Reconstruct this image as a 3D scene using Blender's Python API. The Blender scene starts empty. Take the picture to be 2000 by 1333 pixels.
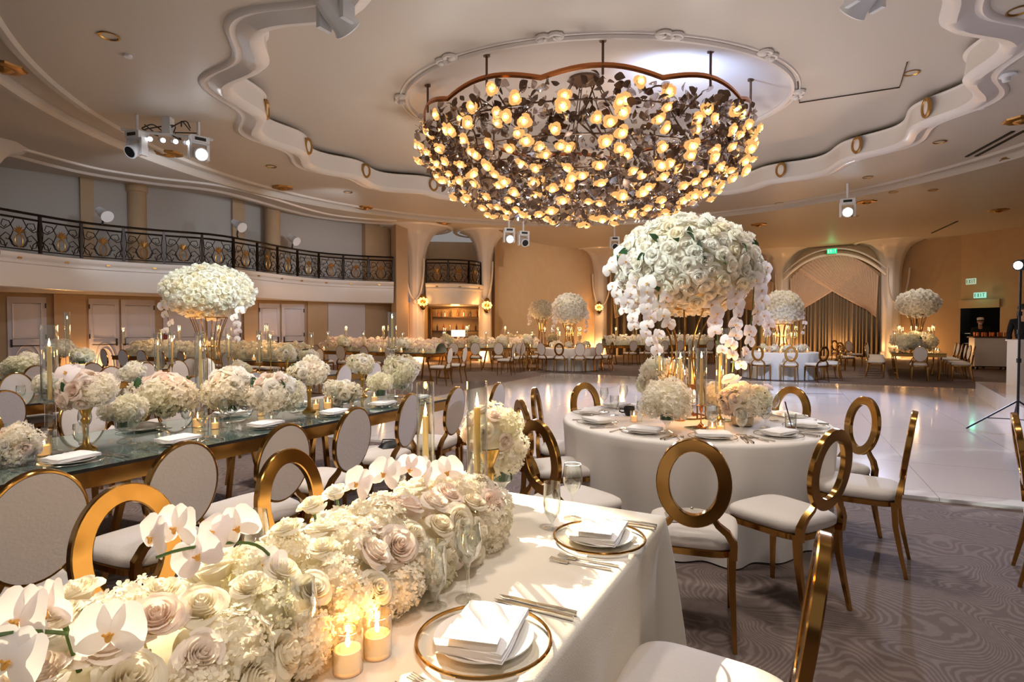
import bpy, math, random
import numpy as np
from mathutils import Vector, Matrix, Quaternion
random.seed(7); np.random.seed(7)
PI = math.pi
sc = bpy.context.scene
COL = sc.collection
sin, cos = math.sin, math.cos

# ------------------------------------------------------------------ camera
H, F, YH = 1.47, 1120.0, 640.0
PITCH = math.atan((666.5 - YH) / F)
cam = bpy.data.cameras.new('camera'); cam_o = bpy.data.objects.new('camera', cam); COL.objects.link(cam_o)
cam.sensor_width = 36.0; cam.lens = F * 36.0 / 2000.0; cam.clip_start = 0.05; cam.clip_end = 200
cam_o.location = (0, 0, H); cam_o.rotation_euler = (PI / 2 - PITCH, 0, 0)
sc.camera = cam_o

def ray(px, py):
    u, v = (px - 1000) / F, (666.5 - py) / F
    return Vector((u, cos(PITCH) + v * sin(PITCH), -sin(PITCH) + v * cos(PITCH)))
def at(px, py, z):            # point of the world plane at height z seen at that place in the photograph
    d = ray(px, py); t = (z - H) / d.z
    return Vector((d.x * t, d.y * t, z))
def deep(px, py, y):          # point at distance y
    d = ray(px, py); t = y / d.y
    return Vector((d.x * t, y, H + d.z * t))
TH = math.radians(62)
A2 = (cos(TH), sin(TH)); B2 = (sin(TH), -cos(TH))
def ab(a, b, z=0.0):          # room grid: a along the long tables, b across them
    return Vector((A2[0] * a + B2[0] * b, A2[1] * a + B2[1] * b, z))
ROT_A = TH                    # local x along a

# ------------------------------------------------------------------ materials
def lin(h):
    h = h.lstrip('#'); out = []
    for i in (0, 2, 4):
        c = int(h[i:i + 2], 16) / 255
        out.append(c / 12.92 if c <= .04045 else ((c + .055) / 1.055) ** 2.4)
    return (*out, 1)
def new_mat(name):
    m = bpy.data.materials.new(name); m.use_nodes = True
    nt = m.node_tree; nt.nodes.clear()
    out = nt.nodes.new('ShaderNodeOutputMaterial')
    return m, nt, out
def pm(name, col, rough=.5, metal=0., bump=None, spec=None, coat=0, var=None, emit=None, sheen=0):
    m, nt, out = new_mat(name)
    p = nt.nodes.new('ShaderNodeBsdfPrincipled')
    c = lin(col) if isinstance(col, str) else col
    p.inputs['Base Color'].default_value = c; p.inputs['Roughness'].default_value = rough; p.inputs['Metallic'].default_value = metal
    if spec is not None: p.inputs['Specular IOR Level'].default_value = spec
    if coat: p.inputs['Coat Weight'].default_value = coat
    if sheen: p.inputs['Sheen Weight'].default_value = sheen
    if emit: p.inputs['Emission Color'].default_value = lin(emit[0]); p.inputs['Emission Strength'].default_value = emit[1]
    tc = nt.nodes.new('ShaderNodeTexCoord')
    if var:   # mottled colour of the thing itself: (second colour, scale)
        n = nt.nodes.new('ShaderNodeTexNoise'); n.inputs['Scale'].default_value = var[1]; n.inputs['Detail'].default_value = 4
        mx = nt.nodes.new('ShaderNodeMix'); mx.data_type = 'RGBA'
        mx.inputs['A'].default_value = c; mx.inputs['B'].default_value = lin(var[0])
        nt.links.new(tc.outputs['Object'], n.inputs['Vector']); nt.links.new(n.outputs['Fac'], mx.inputs['Factor']); nt.links.new(mx.outputs['Result'], p.inputs['Base Color'])
    if bump:
        n = nt.nodes.new('ShaderNodeTexNoise'); n.inputs['Scale'].default_value = bump[0]; n.inputs['Detail'].default_value = 3
        b = nt.nodes.new('ShaderNodeBump'); b.inputs['Strength'].default_value = bump[1]; b.inputs['Distance'].default_value = .01
        nt.links.new(tc.outputs['Object'], n.inputs['Vector']); nt.links.new(n.outputs['Fac'], b.inputs['Height']); nt.links.new(b.outputs['Normal'], p.inputs['Normal'])
    nt.links.new(p.outputs['BSDF'], out.inputs['Surface'])
    return m
def petal_mat(name, c1, c2, trans=.4):
    m, nt, out = new_mat(name)
    oi = nt.nodes.new('ShaderNodeObjectInfo'); mx = nt.nodes.new('ShaderNodeMix'); mx.data_type = 'RGBA'
    mx.inputs['A'].default_value = lin(c1); mx.inputs['B'].default_value = lin(c2)
    nt.links.new(oi.outputs['Random'], mx.inputs['Factor'])
    d = nt.nodes.new('ShaderNodeBsdfDiffuse'); t = nt.nodes.new('ShaderNodeBsdfTranslucent'); s = nt.nodes.new('ShaderNodeMixShader')
    s.inputs[0].default_value = trans
    for q in (d, t): nt.links.new(mx.outputs['Result'], q.inputs['Color'])
    nt.links.new(d.outputs[0], s.inputs[1]); nt.links.new(t.outputs[0], s.inputs[2]); nt.links.new(s.outputs[0], out.inputs['Surface'])
    return m
def glass_mat(name, tint='#fcfefd', k=.75, rough=.02, power=2.6, base=.035):
    m, nt, out = new_mat(name)
    lw = nt.nodes.new('ShaderNodeLayerWeight'); lw.inputs['Blend'].default_value = .5
    pw = nt.nodes.new('ShaderNodeMath'); pw.operation = 'POWER'; pw.inputs[1].default_value = power
    ml = nt.nodes.new('ShaderNodeMath'); ml.operation = 'MULTIPLY_ADD'; ml.inputs[1].default_value = k; ml.inputs[2].default_value = base
    t = nt.nodes.new('ShaderNodeBsdfTransparent'); t.inputs['Color'].default_value = lin(tint)
    g = nt.nodes.new('ShaderNodeBsdfGlossy'); g.inputs['Roughness'].default_value = rough; g.inputs['Color'].default_value = (.95, .95, .95, 1)
    s = nt.nodes.new('ShaderNodeMixShader')
    nt.links.new(lw.outputs['Facing'], pw.inputs[0]); nt.links.new(pw.outputs[0], ml.inputs[0]); nt.links.new(ml.outputs[0], s.inputs[0])
    nt.links.new(t.outputs[0], s.inputs[1]); nt.links.new(g.outputs[0], s.inputs[2]); nt.links.new(s.outputs[0], out.inputs['Surface'])
    return m
def emit_mat(name, col, strength, sample=False):
    m, nt, out = new_mat(name)
    e = nt.nodes.new('ShaderNodeEmission'); e.inputs['Color'].default_value = lin(col); e.inputs['Strength'].default_value = strength
    nt.links.new(e.outputs[0], out.inputs['Surface'])
    m.cycles.emission_sampling = 'AUTO' if sample else 'NONE'
    return m

M = {}
M['gold'] = pm('polished_gold', '#b4884a', .15, 1., bump=(6, .02))
M['brass'] = pm('brushed_brass', '#b8924e', .32, 1.)
M['copper'] = pm('copper', '#c07a4a', .2, 1.)
M['silver'] = pm('silver', '#d8d5d0', .14, 1.)
M['seat'] = pm('white_upholstery', '#dad0c8', .85, bump=(90, .15), sheen=.2)
M['cloth'] = pm('cream_tablecloth', '#efe6d6', .8, bump=(260, .12))
M['cloth2'] = pm('white_tablecloth', '#e4ddd6', .85, bump=(220, .15))
M['napkin'] = pm('white_napkin', '#f4f1ee', .8, bump=(300, .2))
M['china'] = pm('white_china', '#f2efe8', .15)
M['paper'] = pm('card', '#f6f2ea', .7)
M['ink'] = pm('print', '#c4bcae', .7)
M['white_p'] = petal_mat('white_petals', '#fdfbf6', '#fcf8ee')
M['cream_p'] = petal_mat('cream_petals', '#fdf8ea', '#fbf3e0')
M['blush_p'] = petal_mat('blush_petals', '#fdf5ec', '#fbede2')
M['hyd_p'] = petal_mat('hydrangea_petals', '#fdf7e8', '#fdf6e4')
M['hydg_p'] = petal_mat('green_hydrangea_petals', '#f6f3d6', '#f8f2dc')
M['orch_p'] = petal_mat('orchid_petals', '#fcf8f6', '#f8f0f2', .35)
M['lip'] = pm('orchid_lip', '#ecc65a', .5, var=('#d2803a', 60))
M['leaf'] = pm('green_leaf', '#2f5a2c', .45, var=('#1d3d1f', 20))
M['stem'] = pm('green_stem', '#4d6a30', .5)
M['foam'] = pm('flower_base', '#e2dabd', .9)
M['glass'] = glass_mat('clear_glass', '#fcfefd', 1.0, .02, 1.6, .07)
M['glassp'] = glass_mat('plate_glass', '#fdfdfb', .3, .03, 3, .02)
M['glassr'] = glass_mat('fluted_glass', '#fbf3e6', .9, .15, 1.4, .12)
M['mercury'] = pm('mercury_glass', '#c9b48e', .25, .8, bump=(60, .5))
M['wax'] = petal_mat('ivory_wax', '#f3dfa6', '#f0d898', .35)
M['waxw'] = pm('white_wax_added_glow', '#f6e6c6', .6, emit=('#ffc982', .9))  # emission stands in for flame light scattered through the wax
M['flame'] = emit_mat('candle_flame', '#ffd9a0', 26)
M['glowwax'] = emit_mat('wax_pool_added_glow', '#ffc878', 3.0)  # flame light on the molten wax, put in as emission
M['mirror'] = pm('mirror_top', '#b3cbc3', .045, .82)
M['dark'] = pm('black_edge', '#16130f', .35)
M['black'] = pm('black_plastic', '#0d0d0e', .5)
M['cloth_black'] = pm('black_cloth', '#101012', .9)
M['skin'] = pm('skin', '#b98a6a', .6)
M['fix'] = pm('white_fixture', '#e6e9ec', .4)
M['bulb'] = emit_mat('lamp_lens', '#f4f8ff', 30)
M['iron'] = pm('dark_iron', '#2c2420', .35, .7)
M['giltm'] = pm('gilt_ornament', '#b98d50', .35, .9)
M['plaster'] = pm('ivory_plaster', '#c9c1b6', .45, bump=(3, .05))
M['plaster_w'] = pm('white_plaster', '#e2dcd6', .3)
M['wall'] = pm('tan_wall', '#c2a888', .8, bump=(60, .1), var=('#b89c7a', 3))
M['wallup'] = pm('upper_wall', '#b9b3ab', .8, bump=(40, .08))
M['door'] = pm('painted_door', '#d2ccd0', .4)
M['iron_h'] = pm('door_hardware', '#3a342e', .4, .6)
M['drape'] = pm('brown_velvet_drape', '#6e6252', .9)
M['sheer'] = petal_mat('sheer_swag', '#f6e6d6', '#f0dcc8', .5)
M['orange_drink'] = pm('amber_drink', '#8a3d10', .1)
M['clutch'] = pm('silver_beaded_fabric', '#bcb4aa', .4, .4, bump=(120, 1.0))
M['wood'] = pm('dark_wood', '#4a3320', .5)
M['exit_g'] = emit_mat('green_exit_light', '#1fe08a', 1.5)
M['exit_w'] = emit_mat('exit_letters', '#eafff4', 1.6)
M['exit_p'] = emit_mat('pale_exit_panel', '#c9d8b4', .75)
M['exit_q'] = emit_mat('bright_exit_panel', '#a8f0d0', .95)
M['exit_d'] = pm('dark_exit_letters', '#1f6a52', .6)
M['dgreen'] = pm('dim_green_panel', '#234638', .7)
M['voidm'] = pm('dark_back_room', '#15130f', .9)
M['bottle'] = pm('dark_bottle', '#3a2412', .15)
M['gilt_lamp'] = emit_mat('sconce_glow', '#ffb65c', 5.0)
M['rose_l'] = emit_mat('lit_rose_petals', '#f4b36a', 1.15)
M['rose_m'] = emit_mat('lit_rose_inner_petals', '#ffc878', 1.7)
M['rose_c'] = emit_mat('lit_rose_heart', '#ffe6ac', 3.6)
M['bronze'] = pm('bronze_leaf', '#6b5546', .4, .5)
M['gleaf'] = glass_mat('smoked_glass_leaf', '#b8a8a0', .8, .08, 1.2, .18)

def carpet():
    m, nt, out = new_mat('swirl_carpet')
    N = nt.nodes.new; L = nt.links.new
    tc = N('ShaderNodeTexCoord')
    n1 = N('ShaderNodeTexNoise'); n1.inputs['Scale'].default_value = 1.0; n1.inputs['Detail'].default_value = 2.2; n1.inputs['Distortion'].default_value = .5
    mu = N('ShaderNodeMath'); mu.operation = 'MULTIPLY'; mu.inputs[1].default_value = 430
    sn = N('ShaderNodeMath'); sn.operation = 'SINE'
    n2 = N('ShaderNodeTexNoise'); n2.inputs['Scale'].default_value = 28; n2.inputs['Detail'].default_value = 3
    ad = N('ShaderNodeMath'); ad.operation = 'ADD'
    cr = N('ShaderNodeValToRGB'); e = cr.color_ramp.elements
    e[0].position = .30; e[0].color = lin('#6c5b54'); e[1].position = .52; e[1].color = lin('#7c6d67')
    e.new(.75).color = lin('#7f706a')
    mp = N('ShaderNodeMath'); mp.operation = 'MULTIPLY_ADD'; mp.inputs[1].default_value = .34; mp.inputs[2].default_value = .33
    p = N('ShaderNodeBsdfPrincipled'); p.inputs['Roughness'].default_value = .95
    L(tc.outputs['Object'], n1.inputs['Vector']); L(tc.outputs['Object'], n2.inputs['Vector'])
    L(n1.outputs['Fac'], mu.inputs[0]); L(mu.outputs[0], sn.inputs[0]); L(sn.outputs[0], mp.inputs[0])
    n2s = N('ShaderNodeMath'); n2s.operation = 'MULTIPLY_ADD'; n2s.inputs[1].default_value = 1.1; n2s.inputs[2].default_value = -.5
    L(n2.outputs['Fac'], n2s.inputs[0]); L(mp.outputs[0], ad.inputs[0]); L(n2s.outputs[0], ad.inputs[1]); L(ad.outputs[0], cr.inputs[0])
    n3 = N('ShaderNodeTexNoise'); n3.inputs['Scale'].default_value = 400
    b = N('ShaderNodeBump'); b.inputs['Strength'].default_value = .4; b.inputs['Distance'].default_value = .005
    L(tc.outputs['Object'], n3.inputs['Vector']); L(n3.outputs['Fac'], b.inputs['Height']); L(b.outputs['Normal'], p.inputs['Normal'])
    L(cr.outputs['Color'], p.inputs['Base Color']); L(p.outputs[0], out.inputs['Surface'])
    return m
M['carpet'] = carpet()
def dancefloor():
    m, nt, out = new_mat('white_gloss_floor')
    N = nt.nodes.new; L = nt.links.new
    tc = N('ShaderNodeTexCoord')
    br = N('ShaderNodeTexBrick'); br.offset = 0; br.inputs['Scale'].default_value = 1; br.inputs['Mortar Size'].default_value = .003
    br.inputs['Brick Width'].default_value = 1.22; br.inputs['Row Height'].default_value = 1.22
    br.inputs['Color1'].default_value = lin('#eeeaea'); br.inputs['Color2'].default_value = lin('#ebe6e6'); br.inputs['Mortar'].default_value = lin('#a79f9c')
    p = N('ShaderNodeBsdfPrincipled'); p.inputs['Roughness'].default_value = .12; p.inputs['Coat Weight'].default_value = .5; p.inputs['Coat Roughness'].default_value = .06
    n3 = N('ShaderNodeTexNoise'); n3.inputs['Scale'].default_value = 1.5
    b = N('ShaderNodeBump'); b.inputs['Strength'].default_value = .06; b.inputs['Distance'].default_value = .02
    L(tc.outputs['Object'], n3.inputs['Vector']); L(n3.outputs['Fac'], b.inputs['Height']); L(b.outputs['Normal'], p.inputs['Normal'])
    L(tc.outputs['Object'], br.inputs['Vector']); L(br.outputs['Color'], p.inputs['Base Color']); L(p.outputs[0], out.inputs['Surface'])
    return m
M['dance'] = dancefloor()

# ------------------------------------------------------------------ mesh builder
class MB:
    def __init__(s): s.v = []; s.f = []; s.m = []; s.k = 0
    def add(s, vs, fs, mi=None):
        o = len(s.v); s.v.extend(vs); s.f.extend([tuple(i + o for i in f) for f in fs]); s.m.extend([s.k if mi is None else mi] * len(fs)); return s
    def box(s, c, d, rz=0, M4=None):
        x, y, z = d[0] / 2, d[1] / 2, d[2] / 2
        vs = [Vector((sx * x, sy * y, sz * z)) for sz in (-1, 1) for sx, sy in ((-1, -1), (1, -1), (1, 1), (-1, 1))]
        if M4 is None: M4 = Matrix.Translation(c) @ Matrix.Rotation(rz, 4, 'Z')
        vs = [tuple(M4 @ v) for v in vs]
        return s.add(vs, [(3, 2, 1, 0), (4, 5, 6, 7), (0, 1, 5, 4), (1, 2, 6, 5), (2, 3, 7, 6), (3, 0, 4, 7)])
    def lathe(s, prof, n=20, c=(0, 0, 0), sx=1, sy=1, cap=True, flute=0, nf=0):
        vs = []
        for r, z in prof:
            for i in range(n):
                t = 2 * PI * i / n
                rr = r * (1 + flute * cos(nf * t))
                vs.append((c[0] + rr * cos(t) * sx, c[1] + rr * sin(t) * sy, c[2] + z))
        fs = [(j * n + i, j * n + (i + 1) % n, (j + 1) * n + (i + 1) % n, (j + 1) * n + i) for j in range(len(prof) - 1) for i in range(n)]
        if cap:
            if prof[0][0] > 1e-4: fs.append(tuple(range(n))[::-1])
            if prof[-1][0] > 1e-4: fs.append(tuple(range((len(prof) - 1) * n, len(prof) * n)))
        return s.add(vs, fs)
    def tube(s, pts, r, n=6, closed=False, cap=True, flat=None):
        pts = [Vector(p) for p in pts]; m = len(pts); vs = []
        rs = r if isinstance(r, (list, tuple)) else [r] * m
        up = None
        for i, p in enumerate(pts):
            a = pts[(i - 1) % m] if (closed or i > 0) else p
            b = pts[(i + 1) % m] if (closed or i < m - 1) else p
            t = (b - a); t = t.normalized() if t.length > 1e-9 else Vector((0, 0, 1))
            if up is None:
                up = Vector((0, 0, 1)) if abs(t.z) < .9 else Vector((1, 0, 0))
            x = up - t * up.dot(t)
            if x.length < 1e-6: x = t.orthogonal()
            x.normalize(); y = t.cross(x); up = x
            for k in range(n):
                q = 2 * PI * (k + .5) / n
                fx, fy = (flat if flat else (1, 1))
                vs.append(tuple(p + (x * cos(q) * fx + y * sin(q) * fy) * rs[i]))
        fs = [(j * n + k, j * n + (k + 1) % n, ((j + 1) % m) * n + (k + 1) % n, ((j + 1) % m) * n + k) for j in range(m if closed else m - 1) for k in range(n)]
        if not closed and cap: fs += [tuple(range(n))[::-1], tuple(range((m - 1) * n, m * n))]
        return s.add(vs, fs)
    def ball(s, c, r, n=10, k=6):
        if not isinstance(r, (tuple, list)): r = (r, r, r)
        prof = [(max(sin(PI * j / k), 0.0), -cos(PI * j / k)) for j in range(k + 1)]
        vs = [(c[0] + r[0] * p * cos(2 * PI * i / n), c[1] + r[1] * p * sin(2 * PI * i / n), c[2] + r[2] * z) for p, z in prof for i in range(n)]
        fs = [(j * n + i, j * n + (i + 1) % n, (j + 1) * n + (i + 1) % n, (j + 1) * n + i) for j in range(k) for i in range(n)]
        return s.add(vs, fs)
    def grid(s, fn, nu, nv, cu=False):
        vs = [tuple(fn(i / nu, j / nv)) for j in range(nv + 1) for i in range(nu + (0 if cu else 1))]
        w = nu if cu else nu + 1
        fs = [(j * w + i, j * w + (i + 1) % w, (j + 1) * w + (i + 1) % w, (j + 1) * w + i) for j in range(nv) for i in range(nu)]
        return s.add(vs, fs)
    def put(s, other, M4):     # other: MB, placed by a matrix
        o = len(s.v)
        a = np.array(other.v, dtype=float); R = np.array(M4)
        s.v.extend(map(tuple, a @ R[:3, :3].T + R[:3, 3]))
        s.f.extend([tuple(i + o for i in f) for f in other.f]); s.m.extend(other.m); return s
    def mesh(s, name, mats, smooth=True, ang=.7):
        me = bpy.data.meshes.new(name); me.from_pydata([tuple(v) for v in s.v], [], s.f)
        for m in (mats if isinstance(mats, (list, tuple)) else [mats]): me.materials.append(m)
        if any(s.m): me.polygons.foreach_set('material_index', s.m)
        if smooth:
            me.polygons.foreach_set('use_smooth', [True] * len(me.polygons))
            try: me.set_sharp_from_angle(angle=ang)
            except Exception: pass
        me.update(); return me

def obj(name, me, parent=None, M4=None, kind=None):
    o = bpy.data.objects.new(name, me); COL.objects.link(o)
    if parent is not None: o.parent = parent
    if M4 is not None: o.matrix_basis = M4
    if kind: o['kind'] = kind
    return o
def tag(o, label, cat, group=None):
    o['label'] = label; o['category'] = cat
    if group: o['group'] = group
    return o
def thing(name, label, cat, loc=(0, 0, 0), rz=0, group=None):
    o = bpy.data.objects.new(name, None); COL.objects.link(o); o.empty_display_size = .1
    o.location = loc; o.rotation_euler = (0, 0, rz)
    return tag(o, label, cat, group)
def TR(x, y, z, rz=0, s=1):
    m = Matrix.Translation((x, y, z)) @ Matrix.Rotation(rz, 4, 'Z')
    if s != 1: m = m @ Matrix.Diagonal((*(s if isinstance(s, (tuple, list)) else (s, s, s)), 1))
    return m
def struct(name, mb, mat, smooth=False, parent=None):
    return obj(name, mb.mesh(name, mat, smooth), parent, None, None if parent else 'structure')
def facing(d, roll=0, loc=(0, 0, 0), s=1):    # matrix turning local +z to d
    q = Vector(d).to_track_quat('Z', 'Y')
    m = Matrix.Translation(loc) @ q.to_matrix().to_4x4() @ Matrix.Rotation(roll, 4, 'Z')
    if s != 1: m = m @ Matrix.Diagonal((s, s, s, 1))
    return m
ORD = ['first', 'second', 'third', 'fourth', 'fifth', 'sixth', 'seventh', 'eighth', 'ninth', 'tenth', 'eleventh', 'twelfth', 'thirteenth', 'fourteenth']
def light(kind, loc, power, col, size=.1, target=None, angle=None, blend=.4, name='lamp'):
    l = bpy.data.lights.new(name, kind); l.energy = power; l.color = lin(col)[:3] if isinstance(col, str) else col
    if kind == 'SPOT':
        l.spot_size = angle; l.spot_blend = blend; l.shadow_soft_size = size
    elif kind == 'POINT': l.shadow_soft_size = size
    elif kind == 'AREA': l.size = size
    o = bpy.data.objects.new(name, l); COL.objects.link(o); o.location = loc
    if target is not None: o.rotation_euler = (Vector(target) - Vector(loc)).to_track_quat('-Z', 'Y').to_euler()
    return o
# ------------------------------------------------------------------ flowers
def rose_mb(R=1.0, n=18, nu=4, nv=4, seed=0):
    rnd = random.Random(seed); b = MB()
    for i in range(n):
        t = i / (n - 1); th = i * 2.25 + rnd.uniform(-.2, .2); w = 1.35 - .62 * t
        j1, j2 = rnd.uniform(.94, 1.08), rnd.uniform(-.05, .05)
        def fn(u, v, t=t, th=th, w=w, j1=j1, j2=j2):
            u = 2 * u - 1; ve = v * (1 - .10 * u * u - .05 * t * abs(u))
            rad = .05 + .60 * t ** .85 * (.45 + .55 * math.sqrt(max(ve, 0))) + .30 * t ** 1.3 * ve ** 4 + .035 * u * (1 - .6 * t)
            z = -.42 + (.86 - .22 * t) * ve - (.10 + .30 * t) * t * ve ** 6 + j2 * ve
            a = th + w * u
            return Vector((rad * cos(a), rad * sin(a), z)) * (R * j1)
        b.grid(fn, nu, nv)
    return b
def peony_mb(seed=0, n=46):
    rnd = random.Random(seed); b = MB()
    for i in range(n):
        t = i / (n - 1); th = i * 2.39996; el = (1.35 - 1.6 * t) + rnd.uniform(-.15, .15)
        d = Vector((cos(th) * cos(el), sin(th) * cos(el), sin(el)))
        m = facing(d, rnd.uniform(0, 6))
        def fn(u, v, m=m):
            u = (2 * u - 1) * .3 * sin(PI * (.15 + .75 * v)); z = .25 + .75 * v
            return m @ Vector((u, .1 * v * v + .4 * u * u, z))
        b.grid(fn, 2, 3)
    return b
def hydr_mb(n=110, seed=0, lobes=2, fr=.17):
    rnd = random.Random(seed); b = MB()
    for i in range(n):
        z = 1 - 1.45 * (i + .5) / n; th = i * 2.39996
        r = math.sqrt(max(0, 1 - z * z)); d = Vector((r * cos(th), r * sin(th), z))
        d = (d + Vector([rnd.gauss(0, .12) for _ in range(3)])).normalized()
        k = rnd.uniform(.86, 1.06)
        m = facing(d + Vector([rnd.gauss(0, .38) for _ in range(3)]), rnd.uniform(0, 6), d * k, fr * rnd.uniform(.85, 1.2))
        for q in range(4):
            a = q * PI / 2; c = Vector((cos(a), sin(a), 0)); e = Vector((-sin(a), cos(a), 0))
            h = rnd.uniform(.05, .3)
            vs = [(0, 0, 0), c * .45 + e * .36, c * .85 + e * .40 + Vector((0, 0, .1)), c * 1.08 + Vector((0, 0, h)), c * .85 - e * .40 + Vector((0, 0, .1)), c * .45 - e * .36]
            b.add([tuple(m @ Vector(v)) for v in vs], [(0, 5, 4, 3), (0, 3, 2, 1)])
    b.ball((0, 0, -.1), (.8, .8, .72), 10, 6)
    return b
def orchid_mbs(seed=0):
    p = MB(); rnd = random.Random(seed)
    def petal(ang, L, W, cup, zoff):
        def fn(u, v):
            u = 2 * u - 1; w = W * (sin(PI * min(1, .08 + .80 * v)) ** .7) * (1 if v < .98 else .3)
            x, y = v * L, u * w
            z = zoff + cup * v * v * L - .25 * u * u * w
            c, s_ = cos(ang), sin(ang)
            return Vector((x * c - y * s_, x * s_ + y * c, z))
        p.grid(fn, 6, 6)
    for a in (PI / 2, PI * 7 / 6, PI * 11 / 6): petal(a, .92, .38, -.10, -.03)
    for a in (.12, PI - .12): petal(a, 1.0, .78, .10, .03)
    l = MB(); l.ball((0, -.13, .12), (.10, .15, .07), 8, 5); l.ball((0, -.02, .13), (.05, .05, .12), 6, 4)
    l.tube([(-.07, -.08, .14), (-.14, 0, .2)], .04, 5); l.tube([(.07, -.08, .14), (.14, 0, .2)], .04, 5)
    return p, l
ROSE_MB = [rose_mb(1, 24, 5, 6, s) for s in range(3)]
ROSE_LO = [rose_mb(1, 13, 3, 3, s + 10) for s in range(3)]
PMATS = {'w': M['white_p'], 'c': M['cream_p'], 'b': M['blush_p']}
ROSE = {k: [b.mesh('rose', m) for b in ROSE_MB] for k, m in PMATS.items()}
ROSEL = {k: [b.mesh('rose', m) for b in ROSE_LO] for k, m in PMATS.items()}
HYD_MB = [hydr_mb(130, s) for s in range(2)]; HYD_LO = hydr_mb(46, 5, fr=.27)
HYD = {'h': [b.mesh('hydrangea', M['hyd_p']) for b in HYD_MB], 'g': [b.mesh('hydrangea', M['hydg_p']) for b in HYD_MB]}
PEONY = peony_mb(3).mesh('peony', M['white_p'])
_op, _ol = orchid_mbs()
ORCH, ORCHL = _op.mesh('orchid_bloom', M['orch_p'], ang=1.2), _ol.mesh('lip', M['lip'])
def leaf_mb(L=1, W=.3):
    b = MB()
    b.grid(lambda u, v: Vector(((2 * u - 1) * W * sin(PI * min(.98, .05 + v * .95)), v * L, .12 * sin(PI * v) * L + .15 * abs(2 * u - 1) * W)), 2, 5)
    return b
LEAF = leaf_mb().mesh('leaf', M['leaf'])
def rose_at(root, p, d, r, kind='w', lo=False, name='rose'):
    me = random.choice((ROSEL if lo else ROSE)[kind])
    return obj(name, me, root, facing(d, random.uniform(0, 6.28), p, r))
def hyd_at(root, p, d, r, kind='h'):
    return obj('hydrangea', random.choice(HYD[kind]), root, facing(d, random.uniform(0, 6.28), p, r))
def orchid_at(root, p, d, r, roll=None):
    m = facing(d, random.uniform(-.5, .5) if roll is None else roll, p, r)
    o = obj('orchid_bloom', ORCH, root, m); obj('lip', ORCHL, o); return o
def ell_points(n, r, zmin=-1.0):
    out = []
    for i in range(n):
        z = 1 - (1 - zmin) * (i + .5) / n; th = i * 2.39996; q = math.sqrt(max(0, 1 - z * z))
        u = Vector((q * cos(th), q * sin(th), z))
        out.append((Vector((u.x * r[0], u.y * r[1], u.z * r[2])), Vector((u.x / r[0], u.y / r[1], u.z / r[2])).normalized()))
    return out

# ------------------------------------------------------------------ chairs
def ring_mb(hw, hh, band, th, n=48):
    b = MB(); vs = []; ch = .004
    prof = [(0, -th / 2 + ch), (0, th / 2 - ch), (ch, th / 2), (band - ch, th / 2), (band, th / 2 - ch), (band, -th / 2 + ch), (band - ch, -th / 2), (ch, -th / 2)]
    for i in range(n):
        t = 2 * PI * i / n
        for d, y in prof: vs.append(((hw - d) * cos(t), y, (hh - d) * sin(t)))
    k = len(prof)
    fs = [(i * k + j, ((i + 1) % n) * k + j, ((i + 1) % n) * k + (j + 1) % k, i * k + (j + 1) % k) for i in range(n) for j in range(k)]
    return b.add(vs, fs)
def seat_outline(n=40, hwf=.225, hwb=.19, y0=-.21, y1=.235):
    pts = []
    for i in range(n):
        t = 2 * PI * i / n; c, s_ = cos(t), sin(t); e = .45
        x = math.copysign(abs(c) ** e, c); y = math.copysign(abs(s_) ** e, s_)
        yy = (y0 + y1) / 2 + y * (y1 - y0) / 2; k = (yy - y0) / (y1 - y0)
        pts.append((x * (hwb + (hwf - hwb) * k), yy))
    return pts
def layered(b, pts, rows, c):     # rows: (scale, z)
    n = len(pts); vs = []
    for s_, z in rows:
        for x, y in pts: vs.append((c[0] + (x - c[0]) * s_, c[1] + (y - c[1]) * s_, z))
    fs = [(j * n + i, j * n + (i + 1) % n, (j + 1) * n + (i + 1) % n, (j + 1) * n + i) for j in range(len(rows) - 1) for i in range(n)]
    fs += [tuple(range(n))[::-1], tuple(range((len(rows) - 1) * n, len(rows) * n))]
    return b.add(vs, fs)
SO = seat_outline(); SC = (0, .01)
_fr = layered(MB(), SO, [(.97, .405), (1, .409), (1, .436), (.97, .44)], SC).mesh('seat_frame', M['gold'])
_cu = layered(MB(), SO, [(.96, .44), (1.0, .448), (1.015, .468), (.985, .487), (.90, .499), (.7, .506), (.35, .509), (.05, .51)], SC).mesh('seat', M['seat'])
def front_leg_me():
    b = MB(); b.tube([(0, 0, 0), (0, 0, .2), (0, -.004, .41)], [.0125, .0165, .023], 4); return b.mesh('leg', M['gold'], ang=.5)
def rear_leg_me():
    b = MB(); b.tube([(.012, -.065, 0), (.006, -.035, .15), (0, -.008, .3), (0, 0, .44)], [.013, .017, .021, .024], 4); return b.mesh('leg', M['gold'], ang=.5)
def support_me(s):
    b = MB(); b.tube([(s * .175, -.2, .41), (s * .178, -.207, .48), (s * .15, -.215, .53), (s * .108, -.222, .565), (s * .085, -.226, .60)], [.024, .023, .021, .018, .014], 4); return b.mesh('back_support', M['gold'], ang=.5)
FL, RL, SUP = front_leg_me(), rear_leg_me(), [support_me(-1), support_me(1)]
RING = ring_mb(.166, .213, .06, .032).mesh('backrest', M['gold'], ang=.5)
RIM = ring_mb(.168, .213, .014, .03).mesh('back_frame', M['gold'], ang=.5)
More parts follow.
